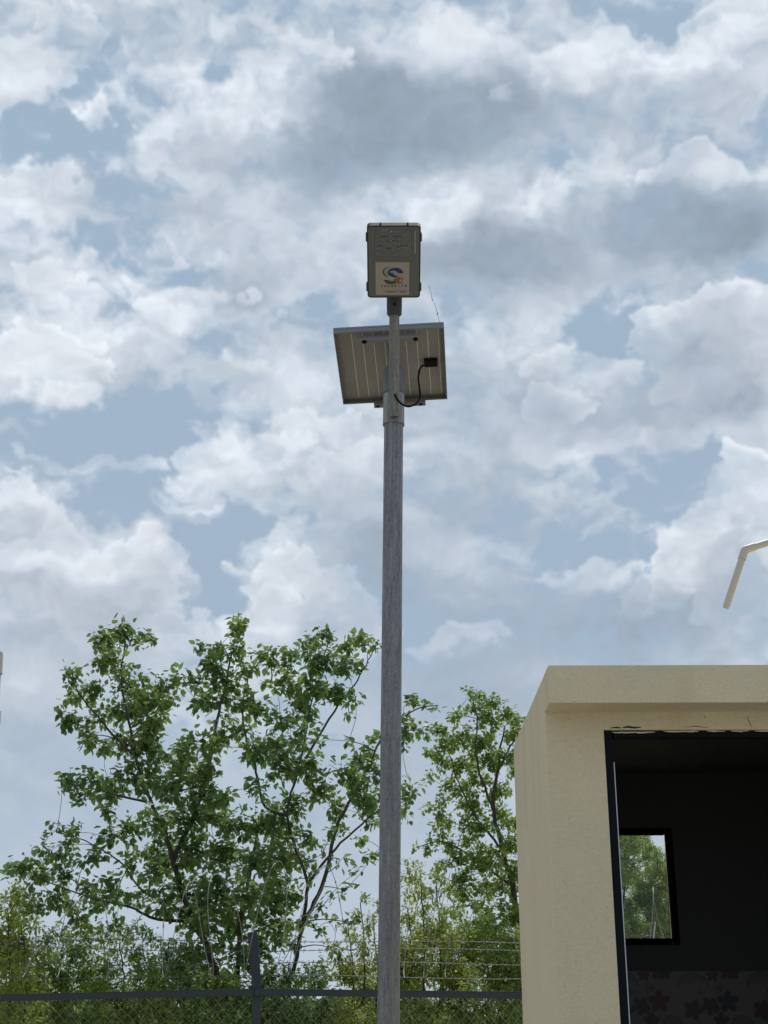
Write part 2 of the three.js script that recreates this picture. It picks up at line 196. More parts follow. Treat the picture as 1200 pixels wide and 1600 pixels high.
// ---------------------------------------------------------------- plastered cabin on the right
{
  const W = 2.5, D = 1.42, TOP = 2.851, EAVE = 2.711, NOSE = 0.167, HEAD = 2.644, JAMB = 0.2187, OPEN = 1.25;
  const cabin = thing('plastered_cabin', 0.607, 0, -5); cabin.rotation.y = THREE.MathUtils.degToRad(-0.63);
  tag(cabin, 'small cream plastered flat-roofed cabin with a dark open doorway on the right', 'cabin');
  const shape = new THREE.Shape([[0, 0], [0, EAVE], [-NOSE, EAVE], [-NOSE, TOP], [D, TOP], [D, 0]].map(([a, b]) => new THREE.Vector2(a, b)));
  const solid = new THREE.ExtrudeGeometry(shape, { depth: W - 0.01, bevelEnabled: true, bevelThickness: 0.005, bevelSize: 0.005, bevelOffset: -0.005, bevelSegments: 2 }).rotateY(Math.PI / 2).translate(0.005, 0, 0);
  const ev = new Evaluator(); ev.attributes = ['position', 'normal']; ev.useGroups = false;
  const brush = (g) => { for (const k of Object.keys(g.attributes)) if (k !== 'position' && k !== 'normal') g.deleteAttribute(k); g.clearGroups(); const b = new Brush(g); b.updateMatrixWorld(); return b; };
  let body = brush(solid);
  const cut = (x0, x1, y0, y1, z0, z1) => { body = ev.evaluate(body, brush(box(x1 - x0, y1 - y0, z1 - z0, (x0 + x1) / 2, (y0 + y1) / 2, (z0 + z1) / 2)), SUBTRACTION); };
  cut(0.11, W - 0.11, 0.12, EAVE, -D + 0.11, -0.12);
  cut(JAMB, OPEN, 0.12, HEAD, -0.2, 0.1);
  const WX0 = 0.19, WX1 = 0.692, WY0 = 1.946, WY1 = 2.43;
  cut(WX0, WX1, WY0, WY1, -D - 0.1, -D + 0.2);
  const halve = (y0, y1) => { const r = ev.evaluate(body, brush(box(6, y1 - y0, 6, 1, (y0 + y1) / 2, 0)), INTERSECTION); return boxUV(r.geometry.clone()); };
  part('wall', halve(-1, EAVE), M.stucco, cabin);
  part('roof_slab', halve(EAVE, 4), M.stucco, cabin);
  // inner lining, near-black so that its colour stands in for the room's shade
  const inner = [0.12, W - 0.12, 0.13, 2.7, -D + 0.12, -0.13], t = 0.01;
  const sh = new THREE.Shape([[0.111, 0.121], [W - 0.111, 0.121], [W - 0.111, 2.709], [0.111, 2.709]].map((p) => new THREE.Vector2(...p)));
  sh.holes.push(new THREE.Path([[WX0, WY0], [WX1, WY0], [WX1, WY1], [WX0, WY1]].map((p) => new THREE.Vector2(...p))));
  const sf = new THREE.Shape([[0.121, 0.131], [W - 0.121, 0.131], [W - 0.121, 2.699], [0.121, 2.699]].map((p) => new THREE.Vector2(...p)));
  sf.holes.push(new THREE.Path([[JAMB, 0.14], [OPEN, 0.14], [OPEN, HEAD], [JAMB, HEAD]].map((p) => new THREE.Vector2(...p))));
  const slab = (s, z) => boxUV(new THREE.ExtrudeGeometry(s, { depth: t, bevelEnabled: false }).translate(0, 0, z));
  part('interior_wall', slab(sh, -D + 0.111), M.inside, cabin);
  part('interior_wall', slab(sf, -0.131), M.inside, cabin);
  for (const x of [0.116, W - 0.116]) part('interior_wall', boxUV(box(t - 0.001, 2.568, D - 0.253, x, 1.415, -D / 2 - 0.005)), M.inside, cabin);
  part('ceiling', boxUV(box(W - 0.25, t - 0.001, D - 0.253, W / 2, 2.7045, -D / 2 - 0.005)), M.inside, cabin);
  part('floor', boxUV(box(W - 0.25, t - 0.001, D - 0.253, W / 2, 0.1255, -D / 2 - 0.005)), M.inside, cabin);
  // door frame: steel sections set in the opening, with a pale edge strip
  const H = HEAD - 0.14;
  const frame = part('door_frame', merged([box(0.03, H, 0.05, JAMB + 0.0165, 0.14 + H / 2, -0.034, 0.003), box(0.03, H, 0.05, OPEN - 0.0165, 0.14 + H / 2, -0.034, 0.003), box(OPEN - JAMB - 0.07, 0.024, 0.05, (JAMB + OPEN) / 2, HEAD - 0.0135, -0.036, 0.003)]), M.blackSteel, cabin);
  for (const x of [JAMB + 0.0335, OPEN - 0.0335]) part('edge_strip', box(0.0035, H - 0.12, 0.02, x, 0.14 + (H - 0.12) / 2, -0.02), M.seal, frame);
  // broken plaster along the lintel, and hairline cracks
  const r = rng(5);
  for (let k = 0; k < 9; k++) { const x0 = JAMB + 0.012 + k * 0.092 + r() * 0.03, n = 7, pts = []; for (let i = 0; i < n; i++) pts.push(V(x0 + i / (n - 1) * (0.05 + 0.06 * r()), HEAD - 0.001 - (k < 2 ? 0.006 : 0.002) - 0.003 * r(), -0.004 - 0.004 * r())); part('plaster_lip', polyTube(pts.sort((a, b) => a.x - b.x), (s) => 0.0012 + 0.003 * Math.sin(Math.PI * clamp(s, 0.03, 0.97)) * (0.6 + 0.4 * r()), 5), M.stucco, cabin); }
  const crack = (pts, w) => part('crack', polyTube(pts.map((p) => V(p[0], p[1], 0.0004)), (s) => w * (0.35 + Math.sin(Math.PI * clamp(s, 0.05, 0.95)) * (0.6 + 0.4 * r())), 4), M.crack, cabin);
  crack([[0.245, HEAD + 0.007], [0.268, HEAD + 0.009], [0.285, HEAD + 0.007]], 0.0028); crack([[0.291, HEAD + 0.0085], [0.31, HEAD + 0.011], [0.335, HEAD + 0.008], [0.36, HEAD + 0.0095]], 0.0034);
  crack([[0.52, HEAD + 0.01], [0.57, HEAD + 0.012], [0.61, HEAD + 0.007]], 0.0012); crack([[0.762, HEAD + 0.05], [0.768, HEAD + 0.028], [0.775, HEAD + 0.01]], 0.0013); crack([[0.60, HEAD + 0.052], [0.603, HEAD + 0.046]], 0.0018);
  // window in the back wall: dark steel frame standing proud of the wall, one pane
  const bar = 0.028, z0 = -D + 0.107, dz = 0.042;
  const win = part('window_frame', merged([box(bar, WY1 - WY0 + 0.03, dz, WX0 + 0.006, (WY0 + WY1) / 2, z0), box(bar, WY1 - WY0 + 0.03, dz, WX1 - 0.001, (WY0 + WY1) / 2, z0), box(WX1 - WX0 - 0.043, bar, dz, (WX0 + WX1) / 2, WY0 + 0.0, z0), box(WX1 - WX0 - 0.043, bar, dz, (WX0 + WX1) / 2, WY1 - 0.0, z0)]), M.windowSteel, cabin);
  part('pane', box(WX1 - WX0 - 0.044, WY1 - WY0 - 0.032, 0.004, (WX0 + WX1) / 2, (WY0 + WY1) / 2, -D + 0.1), new THREE.MeshPhysicalMaterial({ color: lin(0.96, 0.97, 0.96), transmission: 1, thickness: 0, roughness: 0, ior: 1.45, specularIntensity: 0.4 }), win);
  // flowered dado tiles on the back wall, darkened in colour for the room's shade
  const tileArt = (seed) => {
    const c = document.createElement('canvas'); c.width = 512; c.height = 756; const g = c.getContext('2d');
    g.fillStyle = '#70736a'; g.fillRect(0, 0, 512, 756);
    const rr = rng(seed);
    for (let k = 0; k < 500; k++) { g.fillStyle = `rgba(${90 + 60 * rr()},${95 + 50 * rr()},${85 + 40 * rr()},0.12)`; g.beginPath(); g.arc(512 * rr(), 756 * rr(), 4 + 22 * rr(), 0, 7); g.fill(); }
    const flower = (x, y, R, col, n = 5, a0 = -1.57) => { g.fillStyle = col; for (let i = 0; i < n; i++) { const a = a0 + i * 2 * Math.PI / n; g.beginPath(); g.moveTo(x, y); g.quadraticCurveTo(x + R * Math.cos(a - 0.75), y + R * Math.sin(a - 0.75), x + 1.08 * R * Math.cos(a), y + 1.08 * R * Math.sin(a)); g.quadraticCurveTo(x + R * Math.cos(a + 0.75), y + R * Math.sin(a + 0.75), x, y); g.fill(); } };
    const swirl = (x, y, R) => { g.strokeStyle = '#2e2b22'; g.lineCap = 'round'; for (let k = 0; k < 5; k++) { g.lineWidth = 9 - k; g.beginPath(); g.arc(x, y + 30, R - k * 17, Math.PI * (1.02 + 0.05 * k), Math.PI * (1.98 - 0.1 * k)); g.stroke(); } g.beginPath(); g.lineWidth = 6; g.arc(x + R * 0.55, y + 55, 26, 0.2, 4.2); g.stroke(); g.beginPath(); g.arc(x + R * 0.55, y + 55, 13, 0.2, 4.2); g.stroke(); };
    for (const dx of [0, -512, 512]) {
      swirl(340 + dx, 85, 108); swirl(170 + dx, 370, 85); swirl(370 + dx, 640, 100);
      const main = seed === 1 ? '#4a0c18' : '#0c1238', other = seed === 1 ? '#0c1238' : '#4a0c18';
      flower(80 + dx, 215, 78, main); flower(330 + dx, 275, 72, '#451012', 5, -1.2); flower(455 + dx, 245, 66, '#461018', 5, -0.9);
      flower(85 + dx, 5, 60, '#451012'); flower(140 + dx, 18, 45, other); flower(-22 + dx, 30, 45, '#4a1f16'); flower(-18 + dx, 262, 36, '#0c1238', 4);
      flower(20 + dx, 350, 60, '#451012'); flower(100 + dx, 520, 75, other); flower(330 + dx, 500, 70, '#461018'); flower(230 + dx, 700, 60, main);
      flower(30 + dx, 120, 28, '#3a3a2a', 4);
    }
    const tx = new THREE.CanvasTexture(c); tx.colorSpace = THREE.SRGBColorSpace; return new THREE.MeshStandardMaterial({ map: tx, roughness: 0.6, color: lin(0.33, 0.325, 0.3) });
  };
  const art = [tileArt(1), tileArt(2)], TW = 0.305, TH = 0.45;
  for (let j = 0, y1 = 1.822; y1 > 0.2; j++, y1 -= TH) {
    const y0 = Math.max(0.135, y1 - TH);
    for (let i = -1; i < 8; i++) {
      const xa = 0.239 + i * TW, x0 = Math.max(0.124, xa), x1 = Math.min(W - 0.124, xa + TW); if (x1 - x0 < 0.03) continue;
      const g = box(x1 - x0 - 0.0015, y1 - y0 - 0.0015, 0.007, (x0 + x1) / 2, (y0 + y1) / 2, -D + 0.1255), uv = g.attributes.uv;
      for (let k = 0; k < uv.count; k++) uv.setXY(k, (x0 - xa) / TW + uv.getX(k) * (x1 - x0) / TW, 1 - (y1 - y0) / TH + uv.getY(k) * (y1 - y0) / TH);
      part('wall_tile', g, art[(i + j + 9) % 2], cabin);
    }
  }
}

// ---------------------------------------------------------------- plastic pipe over the cabin roof, and the one at the left edge
{
  const a = at(1134, 950, 5.2), b = at(1164, 859, 5.2), c = at(1200, 848, 5.2), e = c.clone().add(V(0.62, 0.14, 0)), f = V(e.x, 2.852, e.z - 0.25);
  const pipe = thing('overflow_pipe', f.x, f.y, f.z);
  tag(pipe, 'bent pale plastic pipe hanging in the air above the cabin roof', 'pipe');
  const L = (p) => p.clone().sub(f), R = 0.0142;
  const ab = b.clone().sub(a).normalize(), bc = c.clone().sub(b).normalize();
  const end = [L(a), L(a).addScaledVector(ab, 0.004), L(a).addScaledVector(ab, 0.01), L(b)];
  part('pipe', polyTube([end[0], end[1], end[2], end[3]], (s) => [R * 0.75, R * 0.94, R, R][Math.round(s * 3)], 20), M.pvc, pipe);
  part('pipe', polyTube([L(b), L(c), L(e)], R, 20), M.pvc, pipe);
  const bend = smooth([L(b).addScaledVector(ab, -0.045), L(b).addScaledVector(ab, -0.015), L(b).addScaledVector(ab, -0.001).addScaledVector(bc, 0.001), L(b).addScaledVector(bc, 0.015), L(b).addScaledVector(bc, 0.045)], 14);
  part('elbow', polyTube(bend, R * 1.16, 20), M.pvc, pipe);
  part('pipe', polyTube([L(e), V(0, L(e).y, -0.0 + L(e).z * 0.5), V(0, L(e).y - 0.05, 0), V(0, 0, 0)], R, 16), M.pvc, pipe);

  const top = at(-7, 1020, 6), low = at(-17, 1200, 6), dir = low.clone().sub(top).normalize(), foot = top.clone().addScaledVector(dir, -top.y / dir.y);
  const vent = thing('vent_pipe', foot.x, foot.y, foot.z);
  tag(vent, 'grey white plastic pipe leaning at the left edge, barely in view', 'pipe');
  const q = (d) => top.clone().addScaledVector(dir, d).sub(foot);
  part('pipe', polyTube([q(0.01), V(0, 0, 0)], 0.03, 24), M.whitePvc, vent);
  part('cap', polyTube([q(-0.004), q(0.0), q(0.012), q(0.1)], (s) => [0.025, 0.033, 0.036, 0.036][Math.round(s * 3)], 24), M.whitePvc, vent);
  for (const d of [0.275, 0.4]) part('coupling', polyTube([q(d - 0.005), q(d), q(d + 0.055), q(d + 0.06)], (s) => [0.031, 0.04, 0.04, 0.031][Math.round(s * 3)], 24), M.whitePvc, vent);
}

// ---------------------------------------------------------------- solar street light
{
  const light = thing('street_light', 0.0062, 0, -7.23); light.rotation.z = -0.0103; light.updateMatrixWorld();
  tag(light, 'tall galvanised street light with a square lamp head and tilted solar panel', 'street light');
  const L = (p) => light.worldToLocal(p.clone());
  const P = (x, h, d) => L(V(x, EYE + h, -d));
  part('pole', merged([cyl(0.0572, 0.0562, 5.18, 0, 0, 0, 48), cyl(0.0588, 0.0588, 0.004, 0, 3.03, 0, 48)]), M.galv, light);
  const metric = (m, a, b) => { const u = m.geometry.attributes.uv; for (let k = 0; k < u.count; k++) u.setXY(k, u.getX(k) * a, u.getY(k) * b); return m; };
  metric(light.children[0], 0.357, 5.18);
  part('base_plate', merged([box(0.3, 0.016, 0.3, 0, 0.008, 0, 0.004), ...[[1, 1], [1, -1], [-1, 1], [-1, -1]].map(([a, b]) => cyl(0.014, 0.014, 0.03, a * 0.11, 0.016, b * 0.11, 6))]), M.galv, light);
  const sleeve = metric(part('sleeve', new THREE.LatheGeometry([[0.0575, 4.9], [0.0636, 4.9], [0.0645, 4.904], [0.0636, 4.91], [0.0625, 5.1], [0.0575, 5.1]].map((p) => new THREE.Vector2(...p)), 48), M.galvLight, light), 0.39, 0.25);
  part('cap', new THREE.LatheGeometry([[0.0575, 5.1], [0.0672, 5.1], [0.068, 5.106], [0.0672, 5.25], [0.06, 5.266], [0, 5.268]].map((p) => new THREE.Vector2(...p)), 48), M.galvDark, light);
  // the arm leaves the front of the sleeve and leans towards the viewer
  const a0 = P(0.06, 3.270, 7.143), a1 = P(0.0606, 3.90, 6.905);
  part('arm', polyTube([a0, a0.clone().lerp(a1, 0.004), a0.clone().lerp(a1, 0.02), a1], (s) => [0.022, 0.0275, 0.0295, 0.0295][Math.round(s * 3)], 32), M.galvArm, light);
  part('weld', polyTube(smooth([P(0.03, 3.29, 7.165), P(0.04, 3.265, 7.155), P(0.06, 3.25, 7.15), P(0.08, 3.265, 7.155), P(0.09, 3.29, 7.165)], 12), 0.004, 6), M.galvArm, light);
  const frameOf = (c, yaw, tilt, roll) => {          // an upright frame: x right, y out of the upper face, z towards the viewer's edge
    const [a, b, g] = [-yaw, -tilt, roll].map((v) => v * Math.PI / 180), m = new THREE.Matrix4().makeRotationZ(g).premultiply(new THREE.Matrix4().makeRotationX(b)).premultiply(new THREE.Matrix4().makeRotationY(a));
    m.setPosition(c.x, c.y, c.z); return m;
  };
  // ---- lamp head
  const place = (mesh, m) => { const inv = light.matrixWorld.clone().invert().multiply(m); inv.decompose(mesh.position, mesh.quaternion, mesh.scale); return mesh; };
  const paint = std(0.088, 0.103, 0.098, 0.55, 0.1, { bumpMap: stuccoBump, bumpScale: 0.0006 }), rimPaint = std(0.022, 0.024, 0.024, 0.75);
  const LW = 0.3, LL = 0.432, TH = 0.052;
  const rr = (w, h, r) => { const s = new THREE.Shape(); s.moveTo(-w / 2 + r, -h / 2); s.lineTo(w / 2 - r, -h / 2); s.quadraticCurveTo(w / 2, -h / 2, w / 2, -h / 2 + r); s.lineTo(w / 2, h / 2 - r); s.quadraticCurveTo(w / 2, h / 2, w / 2 - r, h / 2); s.lineTo(-w / 2 + r, h / 2); s.quadraticCurveTo(-w / 2, h / 2, -w / 2, h / 2 - r); s.lineTo(-w / 2, -h / 2 + r); s.quadraticCurveTo(-w / 2, -h / 2, -w / 2 + r, -h / 2); return s; };
  const plate = (w, h, r, t, bev) => new THREE.ExtrudeGeometry(rr(w, h, r), { depth: t - 2 * bev, bevelEnabled: bev > 0, bevelThickness: bev, bevelSize: bev, bevelOffset: -bev, bevelSegments: 3, curveSegments: 6 }).rotateX(Math.PI / 2).translate(0, -bev, 0);   // lies below y = 0, thickness t; its lower face looks at the viewer
  const mLamp = frameOf(V(0.056, EYE + 4.006, -6.646), 0.27, 37.1, -0.15);
  const head = part('lamp_head', plate(LW, LL, 0.022, TH, 0.007).translate(0, TH, 0), paint, light); place(head, mLamp);
  const sub = (name, g, m) => part(name, g, m, head);
  const ring = rr(LW + 0.004, LL + 0.004, 0.022); ring.holes.push(new THREE.Path(rr(LW - 0.012, LL - 0.012, 0.016).getPoints(6).reverse()));
  sub('gasket_rim', new THREE.ExtrudeGeometry(ring, { depth: 0.046, bevelEnabled: false, curveSegments: 6 }).rotateX(Math.PI / 2).translate(0, 0.046, 0), rimPaint);
  for (const [sx, z] of [[-1, 0.145], [1, 0.145], [-1, -0.155], [1, -0.155]]) sub('hinge_lug', box(0.014, 0.03, 0.05, sx * (LW / 2 + 0.002), 0.016, z, 0.005), rimPaint);
  for (const x of [-0.075, 0.078]) sub('pin', cyl(0.006, 0.004, 0.014, 0, 0, 0, 10).rotateX(Math.PI / 2).translate(x, 0.016, LL / 2), rimPaint);
  // glass window with the light board behind it
  const wz = 0.115, ww = 0.205, wh = 0.165;
  const bz = rr(ww + 0.022, wh + 0.026, 0.008); bz.holes.push(new THREE.Path(rr(ww, wh, 0.004).getPoints(4).reverse()));
  sub('bezel', new THREE.ExtrudeGeometry(bz, { depth: 0.005, bevelEnabled: true, bevelThickness: 0.0015, bevelSize: 0.0015, bevelOffset: -0.0015, bevelSegments: 1 }).rotateX(Math.PI / 2).translate(-0.004, 0.001, wz), paint);
  sub('light_board', box(ww - 0.002, 0.002, wh - 0.002, -0.004, -0.0013, wz), std(0.07, 0.082, 0.09, 0.4));
  const rnd = rng(12), dark = [], chips = [];
  for (const [x, z, w] of [[-0.048, 0.157, 0.045], [0.025, 0.157, 0.05], [-0.03, 0.127, 0.02], [0.012, 0.128, 0.034], [-0.076, 0.1, 0.028], [0.062, 0.1, 0.045], [0.03, 0.094, 0.02], [-0.03, 0.085, 0.03]]) dark.push(box(w, 0.002, 0.006, x - 0.004, -0.0032, z));
  for (let i = 0; i < 8; i++) for (let j = 0; j < 5; j++) chips.push(box(0.007, 0.0022, 0.006, -0.088 + i * 0.0245 - 0.004, -0.003, 0.052 + j * 0.027 + 0.004 * rnd()));
  for (const q of dark) sub('driver_slot', q, M.black);
  const led = sub('led_array', merged(chips), std(0.105, 0.12, 0.128, 0.3)); led.userData.kind = 'stuff';
  sub('glass_cover', box(ww - 0.001, 0.0015, wh - 0.001, -0.004, -0.0052, wz), new THREE.MeshPhysicalMaterial({ color: lin(0.9, 0.92, 0.92), transmission: 1, thickness: 0, roughness: 0.08, ior: 1.5, bumpMap: stuccoBump, bumpScale: 0.0005 }));
  for (const [x, w, l] of [[-0.118, 0.007, 0.13], [0.119, 0.018, 0.135]]) sub('glint_strip', polyTube(smooth([...Array(9)].map((_, k) => V(x + (rnd() - 0.5) * 0.004, -0.0005, wz - l / 2 + k * l / 8 + 0.005)), 24), (s) => w * 0.32 * (0.55 + 0.45 * rnd()), 6).scale(1, 0.6, 1), std(0.24, 0.24, 0.2, 0.25));  // pale strips: reflections along the glass edges, put in as colour
  for (const [x, z] of [[-0.045, 0.193], [-0.013, 0.183], [-0.06, 0.19]]) sub('screw', new THREE.SphereGeometry(0.0042, 10, 8).translate(x, -0.002, z), std(0.5, 0.5, 0.48, 0.25, 0.6));
  // sticker
  const c = document.createElement('canvas'); c.width = 512; c.height = 524; const g = c.getContext('2d');
  const grd = rng(3); g.fillStyle = '#b1aba3'; g.fillRect(0, 0, 512, 524);
  for (let k = 0; k < 260; k++) { g.fillStyle = `rgba(${120 + 90 * grd()},${115 + 85 * grd()},${100 + 80 * grd()},0.09)`; g.beginPath(); g.arc(512 * grd(), 524 * grd(), 4 + 26 * grd(), 0, 7); g.fill(); }
  const X = (x) => (x - 110) * 0.5565, Y = (y) => (y - 115) * 0.5565;
  const path = (fill, start, ...curves) => { g.fillStyle = fill; g.beginPath(); g.moveTo(X(start[0]), Y(start[1])); for (const q of curves) q.length === 2 ? g.lineTo(X(q[0]), Y(q[1])) : g.bezierCurveTo(X(q[0]), Y(q[1]), X(q[2]), Y(q[3]), X(q[4]), Y(q[5])); g.fill(); };
  path('#3c5638', [548, 228], [400, 235, 292, 305, 298, 405], [304, 480, 380, 535, 490, 548], [400, 500, 338, 440, 344, 380], [352, 310, 430, 258, 548, 228]);
  path('#8fa48c', [450, 300], [370, 330, 345, 390, 370, 440], [400, 480, 440, 500, 470, 505], [430, 450, 420, 380, 450, 300]);
  path('#14306e', [868, 428], [862, 330, 770, 268, 640, 272], [520, 276, 436, 345, 440, 420], [444, 500, 560, 552, 670, 552], [770, 530], [650, 505, 560, 450, 590, 420], [500, 410], [505, 360, 580, 345, 640, 360], [700, 380, 710, 425, 760, 432], [868, 428]);
  path('#9aa6b4', [500, 405], [520, 365, 590, 350, 650, 365], [700, 385, 690, 425, 745, 440], [700, 480, 620, 470, 585, 420], [500, 405]);
  path('#245c36', [325, 628], [400, 600, 470, 625, 530, 655], [590, 668, 628, 630, 640, 575], [712, 560], [720, 640, 700, 740, 560, 752], [440, 758, 360, 700, 325, 628]);
  path('#a65c28', [640, 610], [670, 560, 740, 540, 800, 548], [850, 560, 880, 590, 885, 618], [800, 600], [766, 610, 760, 650, 775, 680], [880, 660], [865, 715, 800, 735, 740, 725], [640, 730]);
  path('#b0805a', [790, 640], [800, 622, 840, 622, 850, 645], [790, 650]);
  g.fillStyle = '#121212'; g.textAlign = 'center'; g.textBaseline = 'middle'; g.font = 'bold 58px sans-serif';
  'SOLARIFA'.split('').forEach((ch, k) => g.fillText(ch, X(285 + k * 93), Y(800)));
  g.fillStyle = '#5c5a55'; g.fillRect(X(270), Y(905), X(985) - X(270), 3);
  g.fillStyle = '#161616'; g.font = 'bold 42px sans-serif'; g.fillText('COMPACT LIGHT', X(660), Y(966));
  const tx = new THREE.CanvasTexture(c); tx.colorSpace = THREE.SRGBColorSpace;
  const sk = box(0.193, 0.0012, 0.2, -0.008, -0.0007, -0.1), u = sk.attributes.uv, n = sk.attributes.normal;
  for (let k = 0; k < u.count; k++) { const p = sk.attributes.position; u.setXY(k, (p.getX(k) + 0.008) / 0.193 + 0.5, (p.getZ(k) + 0.1) / 0.2 + 0.5); }
  sub('sticker', sk, new THREE.MeshStandardMaterial({ map: tx, roughness: 0.6, color: lin(0.6, 0.61, 0.62) }));
  sub('sticker_border', box(0.199, 0.0006, 0.206, -0.008, -0.0003, -0.1), std(0.1, 0.1, 0.088, 0.6));
  // spigot between arm and lamp
  const b0 = a1.clone().lerp(a0, 0.13), b1 = a1.clone().add(V(0, 0.025, -0.005));
  part('arm_clamp', polyTube([b0, b0.clone().lerp(b1, 0.08), b0.clone().lerp(b1, 0.5), b1], (s) => [0.034, 0.043, 0.045, 0.045][Math.round(s * 3)], 28), std(0.04, 0.042, 0.045, 0.7, 0.1), light);
  part('clamp_bolt', cyl(0.0075, 0.0075, 0.02, 0, 0, 0, 6).rotateX(Math.PI / 2).translate(b0.x, b0.y + 0.045, b0.z + 0.045), M.black, light);
  // ---- solar panel, seen from below
  const PW = 0.67, PL = 0.65, mPan = frameOf(V(0.049, EYE + 3.78, -7.487), 4.14, 16.74, 1.59);
  const alu = std(0.2, 0.21, 0.23, 0.55, 0.3), aluShaded = std(0.12, 0.12, 0.118, 0.6, 0.2), back = std(0.56, 0.56, 0.55, 0.7);  // the darker aluminium carries the shade of far and side rails in its colour
  const panel = part('solar_panel', box(PW - 0.012, 0.004, PL - 0.012, 0, 0.0195, 0), back, light); place(panel, mPan);
  const psub = (name, geo, m) => part(name, geo, m, panel);
  for (const s of [1, -1]) {
    psub('frame_rail', merged([box(PW, 0.014, 0.006, 0, 0.0155, s * (PL / 2 - 0.003), 0.0015), box(PW, 0.0135, 0.0045, 0, 0.0005, s * (PL / 2 - 0.0032), 0.0015), box(PW, 0.013, 0.006, 0, -0.0138, s * (PL / 2 - 0.003), 0.0015), box(PW - 0.012, 0.002, 0.008, 0, -0.0193, s * (PL / 2 - 0.010))]), s > 0 ? alu : aluShaded);
    psub('frame_rail', merged([box(0.006, 0.043, PL - 0.013, s * (PW / 2 - 0.0031), 0.0011, 0, 0.001), box(0.006, 0.002, PL - 0.06, s * (PW / 2 - 0.009), -0.0189, 0)]), aluShaded);
  }
  const NX = 10, NZ = 4, cw = 0.0663, cl = (PL - 0.045) / NZ, cellM = [0, 1, 2].map((k) => std(0.2 + 0.01 * k, 0.198 + 0.01 * k, 0.19 + 0.01 * k, 0.6));
  const cellG = box(cw - 0.005, 0.0012, cl - 0.0026), lastG = box(0.0265, 0.0012, cl - 0.003);
  for (let i = 0; i < NX; i++) for (let j = 0; j < NZ; j++) { const m = psub('solar_cell', i === NX - 1 ? lastG : cellG, cellM[(i * 7 + j * 5 + i * j) % 3]); m.position.set(i === NX - 1 ? 0.3145 : -0.298 + (i + 0.5) * cw, 0.0166, (j - (NZ - 1) / 2) * cl); }
  psub('edge_margin', merged([box(0.033, 0.001, PL - 0.014, -0.3135, 0.0167, 0), ...[1, -1].map((q) => box(PW - 0.048, 0.001, 0.017, 0.016, 0.0167, q * (PL / 2 - 0.0155)))]), cellM[0]);
  psub('junction_box', merged([box(0.082, 0.03, 0.055, 0.243, 0.001, 0.0, 0.003)]), M.black);
  const chan = (w, x, z, y) => box(w, 0.034, 0.036, x, y - 0.015, z, 0.004);
  psub('mounting_channel', chan(0.36, -0.005, 0.272, -0.026), alu);
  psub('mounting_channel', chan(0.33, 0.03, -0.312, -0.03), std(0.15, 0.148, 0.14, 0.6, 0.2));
  for (const [x, z] of [[-0.15, 0.272], [0.16, 0.272], [-0.11, -0.312], [0.165, -0.312]]) psub('mounting_bolt', merged([cyl(0.011, 0.011, 0.03, x, -0.066, z, 8), cyl(0.017, 0.017, 0.012, x, -0.06, z, 6)]), M.black);
  psub('cross_strut', box(0.05, 0.006, 0.5, 0.012, -0.066, 0, 0.002), std(0.14, 0.14, 0.135, 0.55, 0.3));
  part('panel_post', polyTube([P(0.061, 3.6, 7.23), P(0.061, 3.82, 7.24)], 0.024, 16), M.galvDark, light);
  // ---- cable and a loose end of wire
  const cable = smooth([at(665, 569.5, 7.41), at(658, 573, 7.4), at(654, 588, 7.36), at(655.5, 606, 7.3), at(656, 622, 7.22), at(648, 632, 7.13), at(636, 635, 7.09), at(625, 629, 7.075), at(618, 619, 7.068), at(616, 613, 7.085)].map(L), 60);
  part('cable', polyTube(cable, 0.0062, 10), M.black, light);
  const loose = smooth([at(688, 509, 7.19), at(685, 496, 7.18), at(680, 478, 7.17), at(675.5, 468, 7.16), at(673.5, 458, 7.16), at(670, 446, 7.16)].map(L), 30);
  part('loose_wire', polyTube(loose, 0.0011, 5), M.black, light);
  for (const [q, w] of [[0.27, 0.005], [0.6, 0.0036], [0.66, 0.003]]) part('wire_knot', new THREE.SphereGeometry(w, 8, 6).scale(0.7, 1.5, 0.7).translate(...loose[Math.round(q * 30)].toArray()), M.black, light);
}

